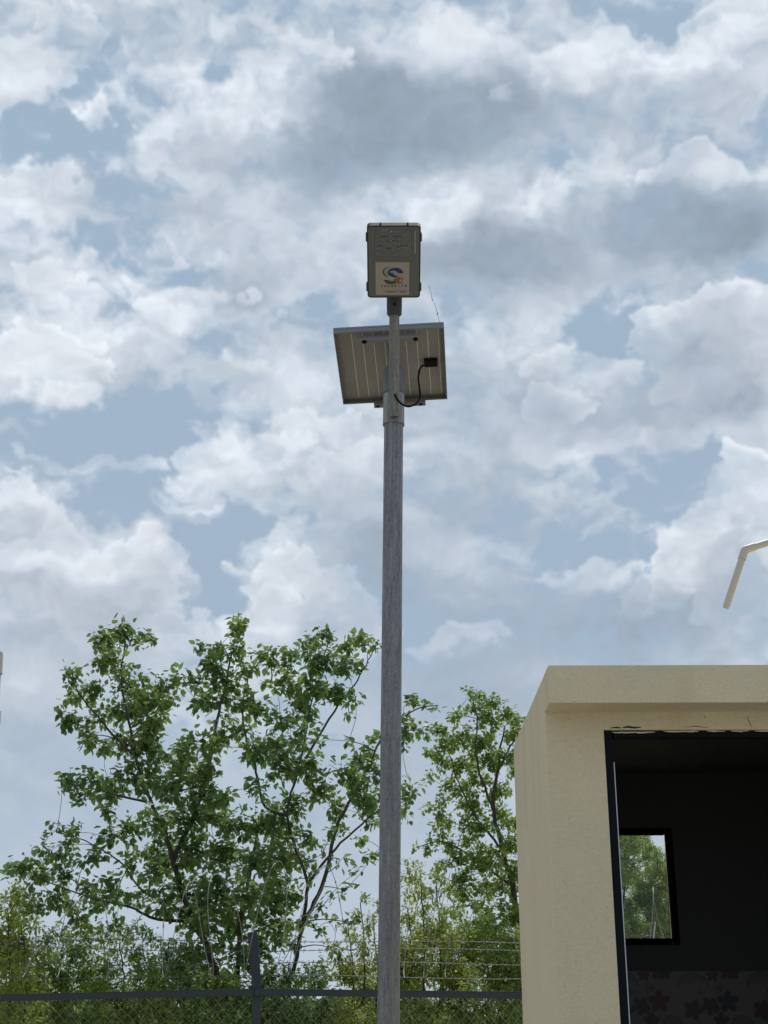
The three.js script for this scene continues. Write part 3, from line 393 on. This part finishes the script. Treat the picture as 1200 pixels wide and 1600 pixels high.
// ---------------------------------------------------------------- chain-link fence with barbed wire, razor coil on top
{
  const D = 9.5, railAt = [[-6.2, 1.725], [-2.55, 1.735], [-0.862, 1.772], [0.92, 1.752], [2.6, 1.74], [4.6, 1.74]];
  const railY = (x) => { for (let i = 1; i < railAt.length; i++) if (x <= railAt[i][0]) { const [a, b] = [railAt[i - 1], railAt[i]]; return mix(a[1], b[1], (x - a[0]) / (b[0] - a[0])); } return 1.74; };
  const fence = thing('chain_link_fence', -0.84, 0, -D), o = V(-0.84, 0, -D);
  tag(fence, 'dark painted chain-link fence with one bent-top post and barbed wire strands', 'fence');
  const W = (x, y, z) => V(x - o.x, y, z);
  for (const px of [-6.2, -3.5, -0.845, 1.85, 4.6]) {
    const x = px - o.x, y = railY(px) + 0.055;
    const post = part('post', merged([box(0.057, y, 0.012, x, y / 2, 0.03, 0.002), box(0.012, y, 0.05, x - 0.025, y / 2, -0.0015, 0.002)]), M.slate, fence);
    const a = V(x - 0.004, y - 0.01, 0.031), b = V(x - 0.053, y + 0.335, -0.05), len = a.distanceTo(b);
    const g = merged([box(0.064, len, 0.01, 0, len / 2, 0, 0.002), box(0.01, len, 0.046, -0.027, len / 2, -0.0285, 0.002)]);
    g.applyQuaternion(new THREE.Quaternion().setFromUnitVectors(V(0, 1, 0), b.clone().sub(a).normalize())).translate(a.x, a.y, a.z);
    part('arm', g, std(0.016, 0.021, 0.03, 0.5, 0.15), post);
  }
  for (let i = 1; i < railAt.length; i++) {
    const a = W(railAt[i - 1][0], railAt[i - 1][1], 0.052), b = W(railAt[i][0], railAt[i][1], 0.052), len = a.distanceTo(b), q = new THREE.Quaternion().setFromUnitVectors(V(1, 0, 0), b.clone().sub(a).normalize()), mid = a.clone().lerp(b, 0.5);
    part('top_rail', merged([box(len - 0.004, 0.038, 0.006, 0, 0, 0.0, 0.001), box(len - 0.004, 0.006, 0.03, 0, 0.0222, -0.012, 0.001)]).applyQuaternion(q).translate(mid.x, mid.y, mid.z), M.slate, fence);
  }
  const rand = rng(21), links = [], S = 0.075;
  for (let x = -6.15, i = 0; x < 4.5; x += S / 2, i++) {
    const pts = [], top = railY(x) + 0.01, sag = 0.004 * Math.sin(i * 1.7);
    for (let k = 0, y = 0.02; y < top; k++, y += S / 2) pts.push(W(x + ((k + i) % 2 ? S / 4 : -S / 4) * 0.98 + sag * Math.sin(y * 5), y, ((k + i) % 2 ? 0.0025 : -0.0025) + 0.012 + 0.012 * Math.sin(x * 2.1 + y * 2)));
    links.push(polyTube(pts, 0.0021, 3, false));
  }
  part('chain_link', mergeGeometries(links), M.mesh, fence).userData.kind = 'stuff';
  for (const [yl, yr, z, k] of [[2.085, 2.075, -0.045, 0], [2.052, 2.035, -0.04, 1], [1.958, 1.955, -0.02, 2], [1.872, 1.868, 0.0, 3]]) {
    const parts = [], line = (x) => W(x, mix(yl, yr, (x + 3) / 5) + 0.012 * Math.sin(x * 2.3 + k) - (k === 0 ? 0.02 * Math.cos((x + 0.85) * 1.16 - Math.PI) - 0.01 : 0), z + 0.01 * Math.sin(x * 1.7 + k));
    for (const ph of [0, Math.PI]) { const pts = []; for (let x = -6.2; x <= 4.6; x += 0.02) pts.push(line(x).add(V(0, 0.0024 * Math.sin(x * 55 + ph), 0.0024 * Math.cos(x * 55 + ph)))); parts.push(polyTube(pts, 0.0016, 4)); }
    for (let x = -6.1 + rand() * 0.1; x < 4.6; x += 0.1 + 0.02 * rand()) for (const s of [-1, 1]) { const c = line(x), a = rand() * 3; parts.push(polyTube([c.clone().add(V(0.006, Math.sin(a) * 0.017, Math.cos(a) * 0.017)), c.clone().add(V(-0.006, -Math.sin(a + s) * 0.017, -Math.cos(a + s) * 0.017))], 0.0013, 3)); }
    part('barbed_wire', merged(parts), M.barb, fence);
  }
  // razor coil: uneven loops lying along the strands
  const coil = thing('razor_wire_coil', -0.84, 1.87, -D - 0.05);
  tag(coil, 'loose silver coil of razor wire lying along the top of the fence', 'razor wire');
  const pts = [], turns = 34, r = rng(9), rs = [...Array(turns + 2)].map(() => [0.17 + 0.24 * r(), (r() - 0.5) * 0.45, (r() - 0.5) * 0.55]);
  for (let i = 0; i <= turns * 48; i++) {
    const t = i / 48, k = Math.floor(t), f = t - k, s = f * f * (3 - 2 * f), [R, dx, sk] = [0, 1, 2].map((q) => mix(rs[k][q], rs[k + 1][q], s)), a = t * 2 * Math.PI;
    pts.push(V(-5 + t * 0.275 + dx + sk * 0.5 * Math.sin(a), R + 0.0 + R * Math.sin(a) , 0.24 * Math.cos(a)));
  }
  const blades = [];
  const bl = new THREE.BufferGeometry(); bl.setAttribute('position', new THREE.Float32BufferAttribute([-0.03, 0, 0, -0.008, 0.005, 0, 0.008, 0.005, 0, 0.03, 0, 0, 0.008, -0.005, 0, -0.008, -0.005, 0], 3)); bl.setIndex([0, 1, 5, 1, 2, 5, 2, 4, 5, 2, 3, 4]); bl.computeVertexNormals();
  for (let i = 4; i < pts.length - 4; i += 3) { const m = new THREE.Matrix4().lookAt(V(0, 0, 0), pts[i + 1].clone().sub(pts[i]), V(0.3, 1, 0.2)).multiply(new THREE.Matrix4().makeRotationY(Math.PI / 2)); m.setPosition(pts[i]); blades.push(bl.clone().applyMatrix4(m)); }
  part('wire', polyTube(pts, 0.0024, 5), M.wire, coil);
  part('blade', mergeGeometries(blades), M.wire, coil).userData.kind = 'stuff';
}

// ---------------------------------------------------------------- trees and shrubs: limbs, twigs, and leaves set along shoots
function leafShape(w, curl) {       // 1 long, pointed, folded along the midrib
  const rows = [[0, 0], [0.14, 0.55], [0.36, 1], [0.6, 0.82], [0.82, 0.4], [1, 0]], pos = [], idx = [];
  rows.forEach(([t, k]) => { const z = -curl * t * t; pos.push(-w / 2 * k, t, z + 0.1 * k * w, 0, t, z - 0.06 * k, w / 2 * k, t, z + 0.1 * k * w); });
  for (let i = 0; i < rows.length - 1; i++) { const a = i * 3; for (const q of [[0, 1, 4, 0, 4, 3], [1, 2, 5, 1, 5, 4]]) idx.push(...q.map((v) => a + v)); }
  const g = new THREE.BufferGeometry(); g.setAttribute('position', new THREE.Float32BufferAttribute(pos, 3)); g.setIndex(idx); g.computeVertexNormals();
  g.setAttribute('uv', new THREE.Float32BufferAttribute(new Float32Array(pos.length / 3 * 2), 2)); return g;
}
const leafWide = leafShape(0.72, 0.14), leafNarrow = leafShape(0.52, 0.2);
const leafMat = (more = {}) => new THREE.MeshPhysicalMaterial({ color: lin(1, 1, 1), roughness: 0.62, transmission: 0.55, thickness: 0, ior: 1.3, specularIntensity: 0.5, side: THREE.DoubleSide, ...more });
const LEAF = leafMat();
const bark = new THREE.MeshStandardMaterial({ map: texture(256, 512, 6, 1.5, (u, v) => { const k = 1 + 0.5 * fbm(u * 14, v * 5, 2, 4); return [0.05 * k, 0.042 * k, 0.035 * k]; }, true), roughness: 0.9 });
const twigMat = std(0.055, 0.045, 0.035, 0.9);
function grow(spec) {
  const { name, label, category, group, d, depth, leaf, tints, seed, shape = leafWide, singles = 0, cover = 1.5, limbs = [], up = 0.5 } = spec, rand = rng(seed), sn = () => rand() * 2 - 1;
  const clumps = spec.clumps.map(([px, py, r]) => [px, py, r]);
  for (const [px, py, rx, ry, n, r0, r1] of spec.blobs ?? []) for (let k = 0; k < n; k++) { const a = rand() * 6.283, q = Math.sqrt(rand()); clumps.push([px + rx * q * Math.cos(a), py + ry * q * Math.sin(a), mix(r0, r1, rand())]); }
  const mx = clumps.reduce((s, c) => s + c[0], 0) / clumps.length, my = clumps.reduce((s, c) => s + c[1], 0) / clumps.length;
  const rx = Math.max(...clumps.map((c) => Math.abs(c[0] - mx))) + 20, ry = Math.max(...clumps.map((c) => Math.abs(c[1] - my))) + 20;
  // limbs: [[[px, py], ...], root radius, tip radius, depth offset at the tip]
  const foot = at(spec.foot ?? mx, 1600, d); foot.y = 0;
  const plant = thing(name, foot.x, 0, foot.z); tag(plant, label, category, group);
  const L = (p) => p.sub(foot), samples = [];
  limbs.forEach(([pts, r0, r1, off = 0, off0 = 0, grounded], li) => {
    const raw = pts.map(([px, py], k) => L(at(px, py, d + mix(off0, off, k / (pts.length - 1)))));
    if (grounded) raw.unshift(V(raw[0].x * 0.6, 0, raw[0].z * 0.4 ), raw[0].clone().multiplyScalar(0.5).setX(raw[0].x * 0.85));
    const line = smooth(raw, Math.max(12, raw.length * 5)).map((p, k, all) => k && k < all.length - 1 ? p.add(V(sn() * 0.008, 0, sn() * 0.008)) : p);
    part(li === 0 ? 'trunk' : grounded ? 'stem' : 'branch', polyTube(line, (s) => mix(r0, r1, Math.pow(s, 0.8)), 8), bark, plant);
    line.forEach((p, k) => samples.push([p, mix(r0, r1, k / (line.length - 1))]));
  });
  const mats = [], cols = [], twigs = [], m4 = new THREE.Matrix4(), X = V(), Z = V(), dir = V(), col = new THREE.Color();
  const addLeaf = (p, dr, size, tint, flat) => {
    dir.copy(dr).normalize(); Z.set(sn() * flat, 1, sn() * flat); if (Math.abs(dir.y) > 0.85) Z.set(sn(), 0.3, sn());
    X.crossVectors(dir, Z).normalize(); Z.crossVectors(X, dir).normalize();
    m4.makeBasis(X.clone().multiplyScalar(size), dir.clone().multiplyScalar(size), Z.clone().multiplyScalar(size)).setPosition(p);
    mats.push([m4.clone(), size]); const v = 0.75 + 0.5 * rand(), a = tints[Math.floor(rand() * tints.length)], b = tint; cols.push(a.map((q, k) => mix(q, b[k], 0.35) * v));
  };
  const placed = clumps.map(([px, py, pr]) => {
    const u = (px - mx) / rx, v = (py - my) / ry, room = Math.sqrt(Math.max(0.08, 1 - u * u - v * v)), c = L(at(px, py, d + sn() * depth * room));
    return { c, r: pr * 1.12 * c.clone().add(foot).distanceTo(camera.position) / FOCAL, cost: 1e9, best: null };
  });
  const reach = (q, list) => { for (const s of list) { const k = s[0].distanceTo(q.c) + (s[0].y > q.c.y ? 1.2 * (s[0].y - q.c.y) : 0); if (k < q.cost) { q.cost = k; q.best = s; } } };
  for (const q of placed) reach(q, samples);
  for (let left = placed.slice(); left.length;) {
    left.sort((a, b) => a.cost - b.cost); const q = left.shift(), { c, r, best, cost } = q;
    if (best && cost < 0.8) {
      const mid = best[0].clone().lerp(c, 0.55).add(V(sn() * 0.05, 0.05 * cost, sn() * 0.05)), end = c.clone().add(V(0, r * 0.4, 0));
      twigs.push(polyTube(smooth([best[0], mid, c, end], 10), (s) => mix(Math.min(best[1] * 0.7, 0.003 + 0.007 * cost), 0.0014, s), 5, false));
    }
    const mine = [[c, 0.0035]]; for (const o of left) reach(o, mine);
  }
  for (const { c, r } of placed) {
    const want = Math.max(4, Math.round(cover * Math.PI * r * r / (leaf * leaf * 0.42))), shoots = Math.max(3, Math.min(16, Math.round(want / 9))), tint = tints[Math.floor(rand() * tints.length)];
    for (let s = 0; s < shoots; s++) {
      const a = rand() * 6.283, e = Math.asin(Math.max(-0.75, Math.min(0.98, sn() * 0.9 + up * 0.55))), out = V(Math.cos(a) * Math.cos(e), Math.sin(e), Math.sin(a) * Math.cos(e)), len = r * (0.75 + 0.45 * rand()), root = c.clone().addScaledVector(out, -r * 0.15).add(V(sn() * r * 0.55, sn() * r * 0.5, sn() * r * 0.55));
      const n = Math.max(2, Math.round(want / shoots)), bend = V(sn() * 0.3, 0.25 - 0.5 * rand(), sn() * 0.3), tip = root.clone().addScaledVector(out, len).addScaledVector(bend, len * 0.6);
      if (leaf > 0.05 || s % 3 === 0) twigs.push(polyTube([root, root.clone().lerp(tip, 0.5).addScaledVector(bend, -len * 0.1), tip], 0.0016, 3, false));
      for (let k = 0; k < n; k++) {
        const t = 0.15 + 0.85 * (k + rand() * 0.6) / n, p = root.clone().lerp(tip, t), side = V(sn(), sn() * 0.6, sn()).cross(out).normalize();
        const droop = -0.75 + rand() * 0.7, dr = out.clone().multiplyScalar(0.35 + 0.5 * t * rand()).addScaledVector(side, 0.7).add(V(0, droop, 0));
        p.addScaledVector(side, leaf * 0.22).addScaledVector(V(sn(), sn(), sn()), leaf * 0.55);
        addLeaf(p, dr, leaf * (0.45 + 0.75 * rand()) * (t > 0.9 ? 0.75 : 1), tint, 0.75);
      }
    }
  }
  if (twigs.length) part('twig', mergeGeometries(twigs), twigMat, plant).userData.kind = 'stuff';
  // the leaves that show largest are parts of their own
  const order = mats.map((_, i) => i).sort((a, b) => mats[b][1] - mats[a][1]), own = new Set(order.slice(0, singles));
  if (singles) { const leafTints = tints.map((q) => leafMat({ color: lin(...q) })); for (const i of own) { const m = part('leaf', shape, leafTints[i % tints.length], plant); m.applyMatrix4(mats[i][0]); } }
  const rest = order.filter((i) => !own.has(i)), inst = new THREE.InstancedMesh(shape, LEAF, rest.length);
  rest.forEach((i, k) => { inst.setMatrixAt(k, mats[i][0]); inst.setColorAt(k, col.setRGB(...cols[i])); });
  inst.name = 'foliage'; inst.userData.kind = 'stuff'; shadows(inst); plant.add(inst);
  leafTotal += mats.length; return plant;
}
let leafTotal = 0;
const DEEP = [[0.136, 0.24, 0.071], [0.166, 0.273, 0.076], [0.113, 0.197, 0.071], [0.224, 0.332, 0.095], [0.249, 0.316, 0.095]];
const FRESH = [[0.319, 0.418, 0.09], [0.374, 0.451, 0.095], [0.264, 0.369, 0.085], [0.462, 0.495, 0.12]];
const OLIVE = [[0.331, 0.43, 0.099], [0.276, 0.377, 0.09], [0.38, 0.443, 0.11], [0.221, 0.356, 0.086]];
const MID = [[0.254, 0.365, 0.085], [0.199, 0.295, 0.078], [0.327, 0.411, 0.095]];
const DARK = [[0.09, 0.163, 0.066], [0.114, 0.188, 0.07], [0.078, 0.138, 0.06]];

grow({
  name: 'broadleaf_tree', label: 'tall open-crowned tree with large dark leaves behind the fence, left of the pole', category: 'tree', d: 11.6, depth: 1.15, leaf: 0.068, tints: DEEP, seed: 41, singles: 300, cover: 4.3, foot: 365,
  limbs: [
    [[[350, 1600], [328, 1490], [301, 1438], [270, 1345], [255, 1294], [226, 1230], [205, 1150], [190, 1060], [195, 1000]], 0.04, 0.006, -0.3, 0, true],
    [[[303, 1440], [241, 1435], [205, 1418], [170, 1410], [120, 1395], [60, 1372]], 0.015, 0.004, -0.5, 0],
    [[[300, 1432], [262, 1410], [224, 1393], [190, 1350], [150, 1322], [95, 1298]], 0.013, 0.004, 0.4, 0],
    [[[270, 1345], [305, 1270], [330, 1180], [345, 1100], [362, 1025], [372, 978]], 0.024, 0.005, 0.4, -0.1],
    [[[207, 1180], [170, 1140], [140, 1105], [122, 1082], [112, 1052]], 0.012, 0.004, -0.4, -0.2],
    [[[238, 1255], [180, 1242], [140, 1232], [100, 1236]], 0.012, 0.004, 0.5, -0.2],
    [[[400, 1620], [440, 1545], [459, 1512], [472, 1440], [480, 1380], [463, 1330], [449, 1272], [463, 1213], [476, 1160], [482, 1120], [500, 1050], [515, 1000]], 0.024, 0.005, 0.3, 0, true],
    [[[470, 1450], [500, 1390], [532, 1277], [548, 1250], [572, 1205], [600, 1150], [650, 1108], [685, 1102]], 0.02, 0.004, -0.3, 0],
    [[[463, 1213], [520, 1115], [560, 1060], [587, 1010]], 0.013, 0.004, 0.5, 0.1],
    [[[450, 1275], [415, 1261], [399, 1200], [385, 1160], [380, 1100], [392, 1050], [418, 1022]], 0.016, 0.004, 0.6, 0.1],
    [[[370, 1600], [375, 1450], [392, 1350], [410, 1265]], 0.028, 0.012, 0.4, 0, true],
    [[[481, 1380], [530, 1320], [600, 1260], [640, 1238]], 0.014, 0.004, 0.3, 0],
  ],
  clumps: [
    [162, 1002, 20], [190, 992, 20], [222, 1000, 13], [172, 1036, 26], [200, 1062, 24], [180, 985, 10], [232, 1002, 6],
    [112, 1060, 14], [104, 1048, 7], [122, 1086, 18], [150, 1080, 18], [92, 1110, 6], [110, 1128, 18], [150, 1118, 16], [135, 1150, 14], [165, 1172, 14], [140, 1160, 12],
    [200, 1105, 28], [228, 1092, 24], [252, 1080, 20], [235, 1135, 34], [200, 1165, 22], [240, 1180, 30], [210, 1215, 32], [255, 1100, 20],
    [115, 1228, 19], [148, 1224, 20], [97, 1234, 7], [178, 1238, 22], [128, 1250, 14], [165, 1268, 15], [106, 1218, 9],
    [308, 1006, 9], [330, 1012, 10], [345, 1008, 10], [366, 988, 14], [374, 972, 9], [366, 1022, 20], [332, 1042, 20], [302, 1066, 15], [275, 1058, 10], [350, 1060, 24], [385, 1052, 16], [338, 1098, 27], [378, 1098, 24], [312, 1098, 12],
    [286, 1180, 22], [318, 1168, 26], [345, 1150, 20], [375, 1142, 18], [318, 1205, 18], [390, 1170, 12],
    [268, 1232, 32], [312, 1236, 28], [345, 1250, 20], [290, 1210, 22],
    [412, 1024, 12], [426, 1034, 16], [450, 1040, 20], [480, 1002, 14], [508, 996, 16], [498, 1030, 24], [538, 1012, 18], [566, 1000, 15], [584, 1012, 10], [540, 1046, 22], [488, 1070, 28], [452, 1068, 20], [430, 1072, 14], [520, 1088, 22], [556, 1094, 11], [564, 1040, 10], [545, 1113, 6], [470, 1110, 24], [438, 1130, 20], [428, 1165, 24], [466, 1150, 22], [498, 1158, 10], [404, 1110, 18], [410, 1180, 24], [440, 1208, 28], [478, 1198, 24], [498, 1238, 22], [400, 1228, 16],
    [545, 1158, 7], [562, 1188, 16], [540, 1210, 20], [580, 1172, 12], [600, 1150, 12], [588, 1208, 22], [560, 1240, 24], [612, 1120, 12], [640, 1094, 10], [664, 1102, 8], [683, 1104, 5], [634, 1130, 15], [660, 1140, 10], [630, 1158, 11], [600, 1250, 22], [640, 1240, 13], [634, 1272, 11], [580, 1278, 18], [522, 1260, 18], [636, 1212, 5],
    [450, 1268, 27], [412, 1286, 26], [440, 1308, 24], [372, 1288, 28], [330, 1288, 32], [282, 1280, 28], [242, 1282, 24], [202, 1298, 20], [172, 1308, 17], [122, 1300, 10], [90, 1294, 11], [78, 1328, 14], [110, 1320, 14], [138, 1340, 16], [62, 1340, 10], [250, 1330, 28], [300, 1340, 32], [350, 1340, 32], [400, 1350, 26], [440, 1350, 20], [480, 1312, 14],
    [300, 1398, 30], [340, 1400, 32], [380, 1400, 26], [262, 1388, 18], [230, 1360, 18], [322, 1448, 28], [360, 1450, 28], [402, 1440, 22], [340, 1500, 30], [425, 1400, 20], [380, 1500, 22], [300, 1490, 22], [330, 1550, 30], [400, 1500, 16], [430, 1470, 14],
    [30, 1360, 16], [60, 1368, 22], [100, 1368, 20], [90, 1408, 22], [50, 1418, 18], [140, 1390, 15], [168, 1380, 14], [120, 1438, 20], [22, 1362, 9], [200, 1400, 10], [180, 1440, 7],
    [505, 1330, 9], [520, 1300, 9], [470, 1350, 10], [540, 1300, 8], [560, 1310, 7], [500, 1420, 8], [520, 1400, 7], [550, 1440, 8],
    [430, 1330, 20], [458, 1340, 16], [420, 1372, 22], [448, 1376, 15], [432, 1420, 20], [408, 1470, 18], [444, 1445, 13], [470, 1402, 8], [395, 1400, 22], [495, 1455, 8], [515, 1440, 6], [540, 1390, 7], [575, 1345, 10], [600, 1330, 8], [350, 1420, 26], [310, 1430, 22], [180, 1402, 14], [215, 1408, 16], [250, 1412, 17], [150, 1412, 14], [275, 1425, 18], [262, 1360, 20], [205, 1350, 16], [415, 1500, 15], [455, 1475, 12], [475, 1440, 9], [452, 1400, 15], [425, 1450, 17], [490, 1370, 10], [530, 1345, 9], [560, 1360, 7], [605, 1300, 9], [520, 1480, 8],
  ],
});
grow({
  name: 'slender_tree', label: 'slender small-leaved tree standing between the pole and the cabin', category: 'tree', d: 13.4, depth: 0.8, leaf: 0.046, tints: MID, seed: 52, singles: 60, cover: 4.6, foot: 815,
  limbs: [
    [[[812, 1600], [810, 1480], [804, 1398], [785, 1326], [770, 1258], [777, 1209], [781, 1177], [788, 1135]], 0.05, 0.007, 0.1, 0, true],
    [[[786, 1330], [740, 1270], [715, 1220], [700, 1165]], 0.014, 0.004, -0.4, 0], [[[770, 1262], [745, 1190], [745, 1120], [736, 1082]], 0.014, 0.004, 0.3, 0], [[[800, 1385], [740, 1340], [690, 1315], [652, 1324]], 0.012, 0.003, -0.3, 0], [[[778, 1205], [805, 1150], [812, 1120]], 0.012, 0.004, 0.3, 0],
  ],
  clumps: [
    [735, 1083, 7], [750, 1092, 10], [770, 1100, 13], [790, 1114, 14], [806, 1128, 12], [742, 1110, 13], [712, 1118, 11], [762, 1130, 20], [690, 1145, 10], [680, 1140, 8], [720, 1155, 20], [698, 1168, 19], [750, 1165, 22], [800, 1148, 17], [788, 1182, 17], [690, 1192, 13], [720, 1198, 23], [760, 1198, 22], [805, 1208, 16], [740, 1228, 23], [782, 1238, 20], [688, 1250, 9], [686, 1268, 10], [700, 1282, 10], [722, 1258, 11], [745, 1262, 17], [782, 1280, 20], [808, 1288, 12], [760, 1298, 20], [728, 1290, 13], [800, 1320, 20], [768, 1340, 24], [732, 1318, 12], [690, 1310, 9], [670, 1310, 5], [652, 1324, 5], [740, 1352, 24], [804, 1370, 22], [775, 1390, 24], [740, 1400, 26], [800, 1430, 26], [760, 1450, 28],
    [830, 1180, 20], [840, 1230, 24], [850, 1290, 24], [835, 1340, 24], [850, 1400, 26], [830, 1460, 26], [700, 1228, 10], [712, 1240, 10], [675, 1175, 9], [672, 1215, 8], [668, 1262, 8], [690, 1290, 12], [706, 1325, 14], [672, 1330, 9], [715, 1345, 14], [690, 1355, 10], [720, 1375, 16],
  ],
});
const shrub = (label, d, tints, seed, clumps, blobs, leaf, extra = {}) => grow({ name: 'shrub', label, category: 'shrub', d, depth: 0.45, leaf, tints, seed, clumps, blobs, cover: 2.9, shape: leafNarrow, ...extra });
const stemUp = (x, y1, r = 0.02) => [[[x, 1600], [x + 4, (1600 + y1) / 2], [x - 3, y1]], r, 0.004, 0, 0, true];
shrub('bright green shrub rising at the left edge behind the fence', 11.0, FRESH, 61, [[20, 1395, 16], [8, 1410, 18], [36, 1405, 15], [25, 1430, 24], [5, 1450, 26], [45, 1445, 20], [30, 1475, 26], [-20, 1440, 26]], [[10, 1560, 65, 90, 26, 18, 30], [10, 1740, 70, 120, 18, 30, 44]], 0.045, { limbs: [stemUp(14, 1420), stemUp(36, 1440, 0.014)] });
shrub('leafy green shrub second from the left edge, behind the barbed wire', 11.8, MID, 62, [[70, 1470, 18], [90, 1462, 14], [110, 1475, 18], [130, 1490, 20], [75, 1500, 24]], [[95, 1560, 62, 75, 26, 18, 28], [95, 1740, 65, 120, 16, 30, 44]], 0.042, { limbs: [stemUp(92, 1480)] });
shrub('yellowish olive shrub below the sky gap left of the fence post', 11.4, OLIVE, 63, [[150, 1452, 12], [185, 1448, 13], [200, 1462, 18], [170, 1468, 20], [230, 1458, 12], [215, 1446, 7], [240, 1472, 14], [205, 1490, 24], [135, 1470, 14]], [[195, 1565, 68, 72, 34, 16, 27], [195, 1745, 70, 120, 16, 30, 44]], 0.036, { limbs: [stemUp(190, 1475), stemUp(215, 1480, 0.012)] });
shrub('dark distant bush seen low beside the big tree trunk', 17, DARK, 64, [[262, 1484, 15], [285, 1476, 15], [305, 1490, 17]], [[280, 1560, 55, 66, 30, 15, 24], [280, 1690, 55, 80, 14, 22, 34]], 0.05, { limbs: [stemUp(280, 1500)] });
shrub('green undergrowth shrub at the foot of the big tree, left of the post', 11.1, MID, 65, [[320, 1540, 20], [360, 1535, 20], [300, 1555, 20]], [[335, 1590, 62, 52, 26, 17, 26], [335, 1745, 70, 115, 16, 30, 44]], 0.045, { limbs: [stemUp(335, 1550)] });
shrub('dark green shrub low between the fence post and the pole', 11.3, DEEP, 66, [[430, 1520, 16], [455, 1530, 18], [480, 1525, 16], [500, 1512, 12], [410, 1540, 18]], [[460, 1580, 62, 58, 26, 17, 26], [460, 1745, 70, 115, 16, 30, 44]], 0.045, { limbs: [stemUp(450, 1530)] });
shrub('pale yellow-green sapling with thin stems just left of the pole', 11.9, FRESH, 67, [[568, 1405, 9], [560, 1430, 12], [578, 1445, 15], [545, 1455, 11], [590, 1420, 10], [560, 1480, 20], [585, 1500, 22], [530, 1500, 16], [512, 1478, 8], [545, 1520, 20]], [[560, 1570, 50, 58, 26, 16, 26], [560, 1745, 60, 115, 14, 30, 44]], 0.038, { limbs: [stemUp(566, 1410, 0.012), stemUp(548, 1450, 0.01), stemUp(585, 1430, 0.01)] });
shrub('bright sunlit bush just right of the pole behind the wire', 11.7, FRESH, 68, [[636, 1352, 9], [640, 1370, 12], [655, 1356, 9], [650, 1375, 14], [690, 1352, 8], [684, 1370, 15], [640, 1395, 14], [668, 1398, 20], [700, 1392, 15], [650, 1425, 22], [690, 1430, 22], [630, 1440, 14], [715, 1420, 15], [670, 1460, 26]], [[672, 1530, 60, 95, 46, 17, 28], [672, 1745, 66, 115, 16, 30, 44]], 0.04, { limbs: [stemUp(660, 1370), stemUp(685, 1380, 0.014), stemUp(640, 1420, 0.012)] });
shrub('dense olive green bush filling the gap beside the cabin wall', 12.2, OLIVE.concat(MID), 69, [[740, 1440, 24], [775, 1450, 24], [800, 1470, 24], [725, 1470, 24], [760, 1480, 26]], [[765, 1545, 66, 88, 46, 17, 28], [790, 1745, 80, 115, 18, 30, 44]], 0.036, { limbs: [stemUp(760, 1460), stemUp(790, 1450, 0.014)] });
grow({ name: 'feathery_tree', label: 'dense feathery green tree seen through the cabin window', category: 'tree', d: 14.5, depth: 0.6, leaf: 0.034, tints: MID.concat(OLIVE), seed: 71, cover: 5, shape: leafNarrow, up: 0.9, limbs: [stemUp(950, 1310, 0.04), [[[950, 1500], [975, 1400], [985, 1310]], 0.02, 0.004, 0.2, 0]], clumps: [[985, 1300, 10], [970, 1290, 14], [950, 1285, 16], [990, 1325, 14]], blobs: [[955, 1400, 52, 105, 80, 10, 20], [955, 1590, 60, 110, 30, 24, 36]] });
grow({ name: 'feathery_tree', label: 'olive tinged feathery tree, right one in the window with sky beside it', category: 'tree', d: 15.2, depth: 0.6, leaf: 0.034, tints: OLIVE.concat(FRESH), seed: 72, cover: 5, shape: leafNarrow, up: 0.9, limbs: [stemUp(1030, 1330, 0.035)], clumps: [[1010, 1310, 8], [1012, 1328, 12], [1025, 1340, 11], [1040, 1352, 14], [1030, 1370, 18], [1004, 1340, 14], [1018, 1362, 14], [1000, 1372, 15], [1012, 1392, 16], [1000, 1312, 12], [1012, 1322, 11], [1028, 1334, 9], [990, 1298, 8]], blobs: [[1035, 1450, 48, 88, 70, 10, 20], [1035, 1600, 60, 90, 26, 24, 36]] });
{
  const a = at(1021, 1467, 12.6), b = at(1024, 1440, 12.6), s = thing('stake', a.x, 0, a.z), dir = b.clone().sub(a), k = b.y / dir.y, foot = b.clone().addScaledVector(dir, -k * 0.999);
  tag(s, 'thin white stake standing among the trees outside the cabin window', 'stake');
  part('rod', polyTube([V(foot.x - a.x, 0, foot.z - a.z), V(b.x - a.x, b.y, b.z - a.z)], 0.0055, 8), std(0.5, 0.48, 0.45), s);
}
// ---------------------------------------------------------------- low scrub far behind everything
{
  const n = 26000, inst = new THREE.InstancedMesh(leafNarrow, leafMat({ transmission: 0.3 }), n), rand = rng(88), m = new THREE.Matrix4(), q = new THREE.Quaternion(), e = new THREE.Euler(), col = new THREE.Color();
  for (let i = 0; i < n; i++) {
    const x = (rand() * 2 - 1) * 34, z = -36 - rand() * 10, top = 1.7 + 0.7 * fbm(x * 0.16, 3, 1, 3) + 0.25 * fbm(x * 0.9, z * 0.4, 2, 2), y = top * Math.sqrt(rand());
    m.compose(V(x, y, z), q.setFromEuler(e.set(rand() * 6, rand() * 6, rand() * 6)), V(1, 1, 1).multiplyScalar(0.28 + 0.25 * rand())); inst.setMatrixAt(i, m);
    const c = DARK.concat(MID)[Math.floor(rand() * 6)]; inst.setColorAt(i, col.setRGB(...c));
  }
  inst.name = 'distant_scrub'; tag(inst, 'low band of dark green scrub far behind the fence', 'scrub', null, 'stuff'); shadows(inst); scene.add(inst);
}
console.log('leaves', leafTotal);
renderer.render(scene, camera);
